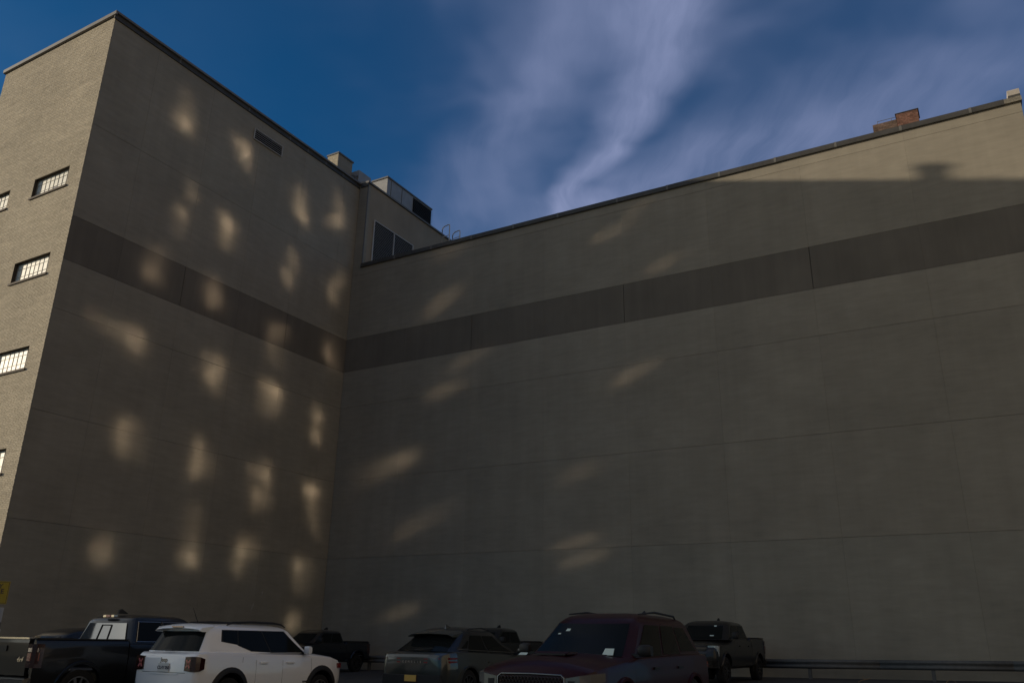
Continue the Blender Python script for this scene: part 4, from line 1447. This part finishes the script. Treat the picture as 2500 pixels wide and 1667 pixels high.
    c.part('front_splitter', M_TRIM, MB().loft([[(h - .12, y, .30), (h + .02 - .12 * abs(y), y, .32), (h + .03 - .12 * abs(y), y, .42), (h - .10, y, .46)] for y in (-.88, -.5, 0, .5, .88)]))
    # papers and stickers behind the windscreen, wipers
    P = lambda u, t: c.cab_pt(11, 0, u, t, .014)

    def sheet(u, t, du, dt):
        c.part('windscreen_paper', M_PAPER, MB().add([P(u, t), P(u + du, t), P(u + du * .93, t + dt), P(u + du * .07, t + dt)], [(0, 1, 2, 3)]))
    sheet(.98, .07, .19, .17); sheet(.02, .68, .09, .06); sheet(-.10, .60, .06, .03); sheet(-.52, .03, .16, .06)
    c.part('wiper', M_TRIM, MB().tube([(1.24, .55, 1.13), (1.22, 0, 1.15), (1.20, -.2, 1.15)], .010, 6))
    c.part('shark_fin_antenna', M_TRIM, MB().loft([[(-1.55, -.02, 1.785), (-1.55, .02, 1.785), (-1.55, 0, 1.79)], [(-1.7, -.03, 1.78), (-1.7, .03, 1.78), (-1.73, 0, 1.86)], [(-1.8, -.03, 1.775), (-1.8, .03, 1.775), (-1.79, 0, 1.86)]]))


red_suv()


# ---- dark car at the far left, behind the black pickup
def far_sedan():
    L = 4.75; h = L / 2
    root = place('sedan', 'black car with a chrome window line behind the black pickup', 'car', 10.5, -20.7, 270)
    m = M_BLACKP
    K = dict(x=[-h, -h + .05, -h + .2, -1.4, 0, 1.0, 1.4, h - .5, h - .18, h - .05, h],
             w=[.68, .78, .86, .90, .91, .91, .91, .89, .80, .72, .62],
             zb=[.46, .40, .32, .25, .22, .22, .23, .25, .30, .36, .42],
             zs=[.98, 1.04, 1.07, 1.07, 1.03, 1.0, .97, .90, .82, .76, .68],
             zt=[.99, 1.05, 1.08, 1.08, 1.04, 1.03, 1.03, .96, .86, .79, .70])
    c = Car(root, K, m)
    c.body((-1.42, 1.42), r=.38)
    c.cabin(1.15, .35, -1.65, -2.1, 1.02, 1.62, .80, .62, .05, rear_round=.2, frc=.22, arch=.07)
    c.screen('windscreen', M_GLASS, True); c.screen('rear_window', M_GLASS, False, inset=.03)
    for s, (a, b) in ((1, (3, 2)), (-1, (8, 9))):
        c.pane('side_window', M_GLASS, a, b, .06, .5, .08, .82, .12, .5, off=.007)
        c.pane('side_window', M_GLASS, a, b, .52, .96, .08, .82, .52, .88, off=.007)
        c.part('window_trim', M_CHROME, MB().tube([c.cab_pt(a, b, u, t, .014) for u, t in ((.03, .10), (.12, .70), (.22, .84), (.6, .85), (.85, .82), (.98, .08))], .009, 6))
        c.mirror(.7, 1.06, s, m)
        for x in (-1.42, 1.42): c.wheel(x, s, .34, .22)
        c.part('headlight', M_CLEAR, MB().box(h - .3, h - .16, *sorted((s * .5, s * .78)), .66, .74))
        c.part('tail_light', M_RED, MB().box(-h - .01, -h + .12, *sorted((s * .45, s * .78)), .80, .90))


far_sedan()

# ------------------------------------------------------------------ guard rail along the long wall
def guard_rail():
    X0, X1 = 2.4, 37.0
    gr = empty('guard_rail', (X0, -1.0, ground_z(X0, -1)), label='galvanised corrugated guard rail on short posts along the long wall', cat='guard rail')
    off = gr.location.copy()
    m = mat('weathered_galvanised', (0.115, 0.118, 0.115), 0.8, 0.2, 0.0, noise=(1.2, .18, 8, .12))
    prof = [(0, .31), (-.028, .295), (-.07, .262), (-.078, .235), (-.07, .21), (-.012, .168), (-.012, .142), (-.07, .10), (-.078, .075), (-.07, .048), (-.028, .015), (0, 0)]
    zt = lambda x: ground_z(x, -1) + .35
    xs = np.arange(X0, X1, 4.0)
    for x in xs:
        mb = MB()
        a, b = x, min(x + 4.03, X1)
        mb.loft([[(xx, -1.0 + y - (.003 if k == 0 else 0), zt(xx) + z) for y, z in prof] for k, xx in enumerate((a, b))], close_ends=False, wrap=False)
        o = mb.build('rail_beam', m, gr, smooth=25); ch(o, off)
        md = o.modifiers.new('thick', 'SOLIDIFY'); md.thickness = .003
        px = x + 1.66 if False else x + 1.63
        g = ground_z(px, -.9)
        mb = MB().box(px - .055, px + .055, -.995, -.94, g - .1, g + .62).box(px - .055, px + .055, -.90, -.86, g - .1, g + .62).box(px - .01, px + .01, -.94, -.90, g - .1, g + .62)
        ch(mb.build('post', m, gr), off)
        ch(MB().tube([(px, -1.035, g + .50), (px, -1.01, g + .50)], .022, 8).build('bolt', m, gr), off)


guard_rail()


# ------------------------------------------------------------------ pay sign at the left edge
def pay_sign():
    P = pix_hit(11, 1446, 0, 8.0)          # stands in the lot, partly cut by the picture edge
    right = Vector((0.50, 0.866, 0)); nrm = Vector((0.866, -0.50, 0))
    gz = ground_z(P.x, P.y)
    D = (P - CAM).length
    px = D / 2033.3
    hw, hh = 23 * px, 22 * px
    cpos = P + right * (-16 * px)
    e = empty('pay_sign', (cpos.x, cpos.y, gz), label='yellow pay here sign with a black arrow on a post at the left edge', cat='sign')
    off = e.location.copy()
    m_y = mat('sign_yellow', (0.36, 0.27, 0.03), 0.5, noise=(6, .1))
    sgn = MB().obox(cpos, right * hw, nrm * .008, Vector((0, 0, hh))).build('sign_plate', m_y, e); ch(sgn, off)
    ang = math.atan2(right.y, right.x)
    for body, dz, sz in (('PAY', .55, .46), ('HERE', .10, .46)):
        o = bpy.data.objects.new('lettering', text_mesh(body, hh * sz * 1.25, M_INK, .002))
        o.location = Vector(cpos) - off + nrm * .0125 + Vector((0, 0, dz * hh)); o.rotation_euler = (math.pi / 2, 0, ang); link(o, e)
    a = cpos + nrm * .012
    f = lambda u, v: a + right * (u * hw) + Vector((0, 0, v * hh))
    ch(MB().add([f(-.24, -.22), f(.24, -.22), f(.24, -.50), f(.50, -.48), f(0, -.86), f(-.50, -.48), f(-.24, -.50)], [(0, 1, 2, 6), (6, 2, 3, 4, 5)]).build('arrow', M_INK, e), off)
    mb = MB()
    for u0, u1, v0, v1 in ((-.94, .94, .90, .93), (-.94, .94, -.93, -.90), (.91, .94, -.9, .9), (-.94, -.91, -.9, .9)):
        mb.quad(f(u0, v0), f(u1, v0), f(u1, v1), f(u0, v1))
    ch(mb.build('border_line', M_INK, e), off)
    back = cpos - nrm * .05
    ch(MB().tube([(back.x, back.y, gz - .1), (back.x, back.y, cpos.z + hh * .8)], .035, 10).build('post', M_UNIT, e), off)
    # grey meter heads on a shorter post next to it
    P2 = pix_hit(-6, 1500, 0, 8.6)
    g2 = ground_z(P2.x, P2.y)
    e2 = empty('pay_station', (P2.x, P2.y, g2), label='grey pay machine cut off by the left picture edge', cat='pay machine')
    o2 = e2.location.copy()
    zt = pix_hit(-6, 1482, 0, 8.6).z
    zb = pix_hit(-6, 1518, 0, 8.6).z
    z3, z4 = pix_hit(-6, 1535, 0, 8.6).z, pix_hit(-6, 1551, 0, 8.6).z
    sg = lambda r0, r1, z0, z1, nm, mm: ch(MB().obox(Vector((P2.x, P2.y, (z0 + z1) / 2)) + right * ((r0 + r1) / 2), right * ((r1 - r0) / 2), nrm * .12, Vector((0, 0, (z1 - z0) / 2))).build(nm, mm, e2), o2)
    sg(-.25, .11, zb, zt, 'machine_head', mat('pale_grey_case', (.34, .35, .36), .5))
    sg(-.25, .13, z4, z3, 'lower_panel', M_PLATE)
    ch(MB().box(P2.x - .14, P2.x + .05, P2.y - .1, P2.y + .1, g2 - .05, zb + .01).build('pedestal', M_UNITD, e2), o2)


pay_sign()


# ------------------------------------------------------------------ small marks and litter
for (px, py, ln, an) in ((617, 1478, .5, 62), (640, 1447, .28, 70)):
    P = pix_hit(px, py, 0, 0.0)
    d = Vector((0, math.cos(R(an)), math.sin(R(an)))) * ln / 2
    w = Vector((0, -math.sin(R(an)), math.cos(R(an)))) * .05
    o = MB().add([P - d * 1.0 + Vector((.002, 0, 0)), P - d * .3 - w + Vector((.002, 0, 0)), P + d + Vector((.002, 0, 0)), P + d * .2 + w + Vector((.002, 0, 0))], [(0, 1, 2, 3)]).build('scuff_mark', mat('chalky_scuff', (.31, .30, .26), .9, noise=(9, .25)), tall)
    ch(o, t0)
for k, (px, py, lab) in enumerate(((2112, 1662, 'dry bent stalk lying near the guard rail post'), (2322, 1663, 'dry curved stalk arching from the ground, farther right'))):
    yy = -2.6
    P = pix_hit(px, py, 1, yy)
    g = ground_z(P.x, yy)
    e = empty('dry_stalk', (P.x, yy, g), label=lab, cat='stalk', group='dry stalks by the guard rail')
    pts = [(-.22, 0, .0), (-.1, .02, .06), (.05, 0, .10), (.2, .03, .13)] if k == 0 else [(-.16, 0, 0), (-.1, 0, .09), (0, .02, .13), (.1, 0, .10), (.16, .01, .02)]
    MB().tube(pts, [.012, .011, .010, .006] + ([.005] if k else []), 6).build('stem', M_DRY if k else (M_DRY := mat('dry_stem', (.30, .20, .11), .9)), e, smooth=60)
    if k == 0:
        MB().tube([(-.02, .01, .08), (-.06, 0, .17), (-.05, 0, .24)], [.008, .006, .004], 5).build('twig', M_DRY, e, smooth=60)
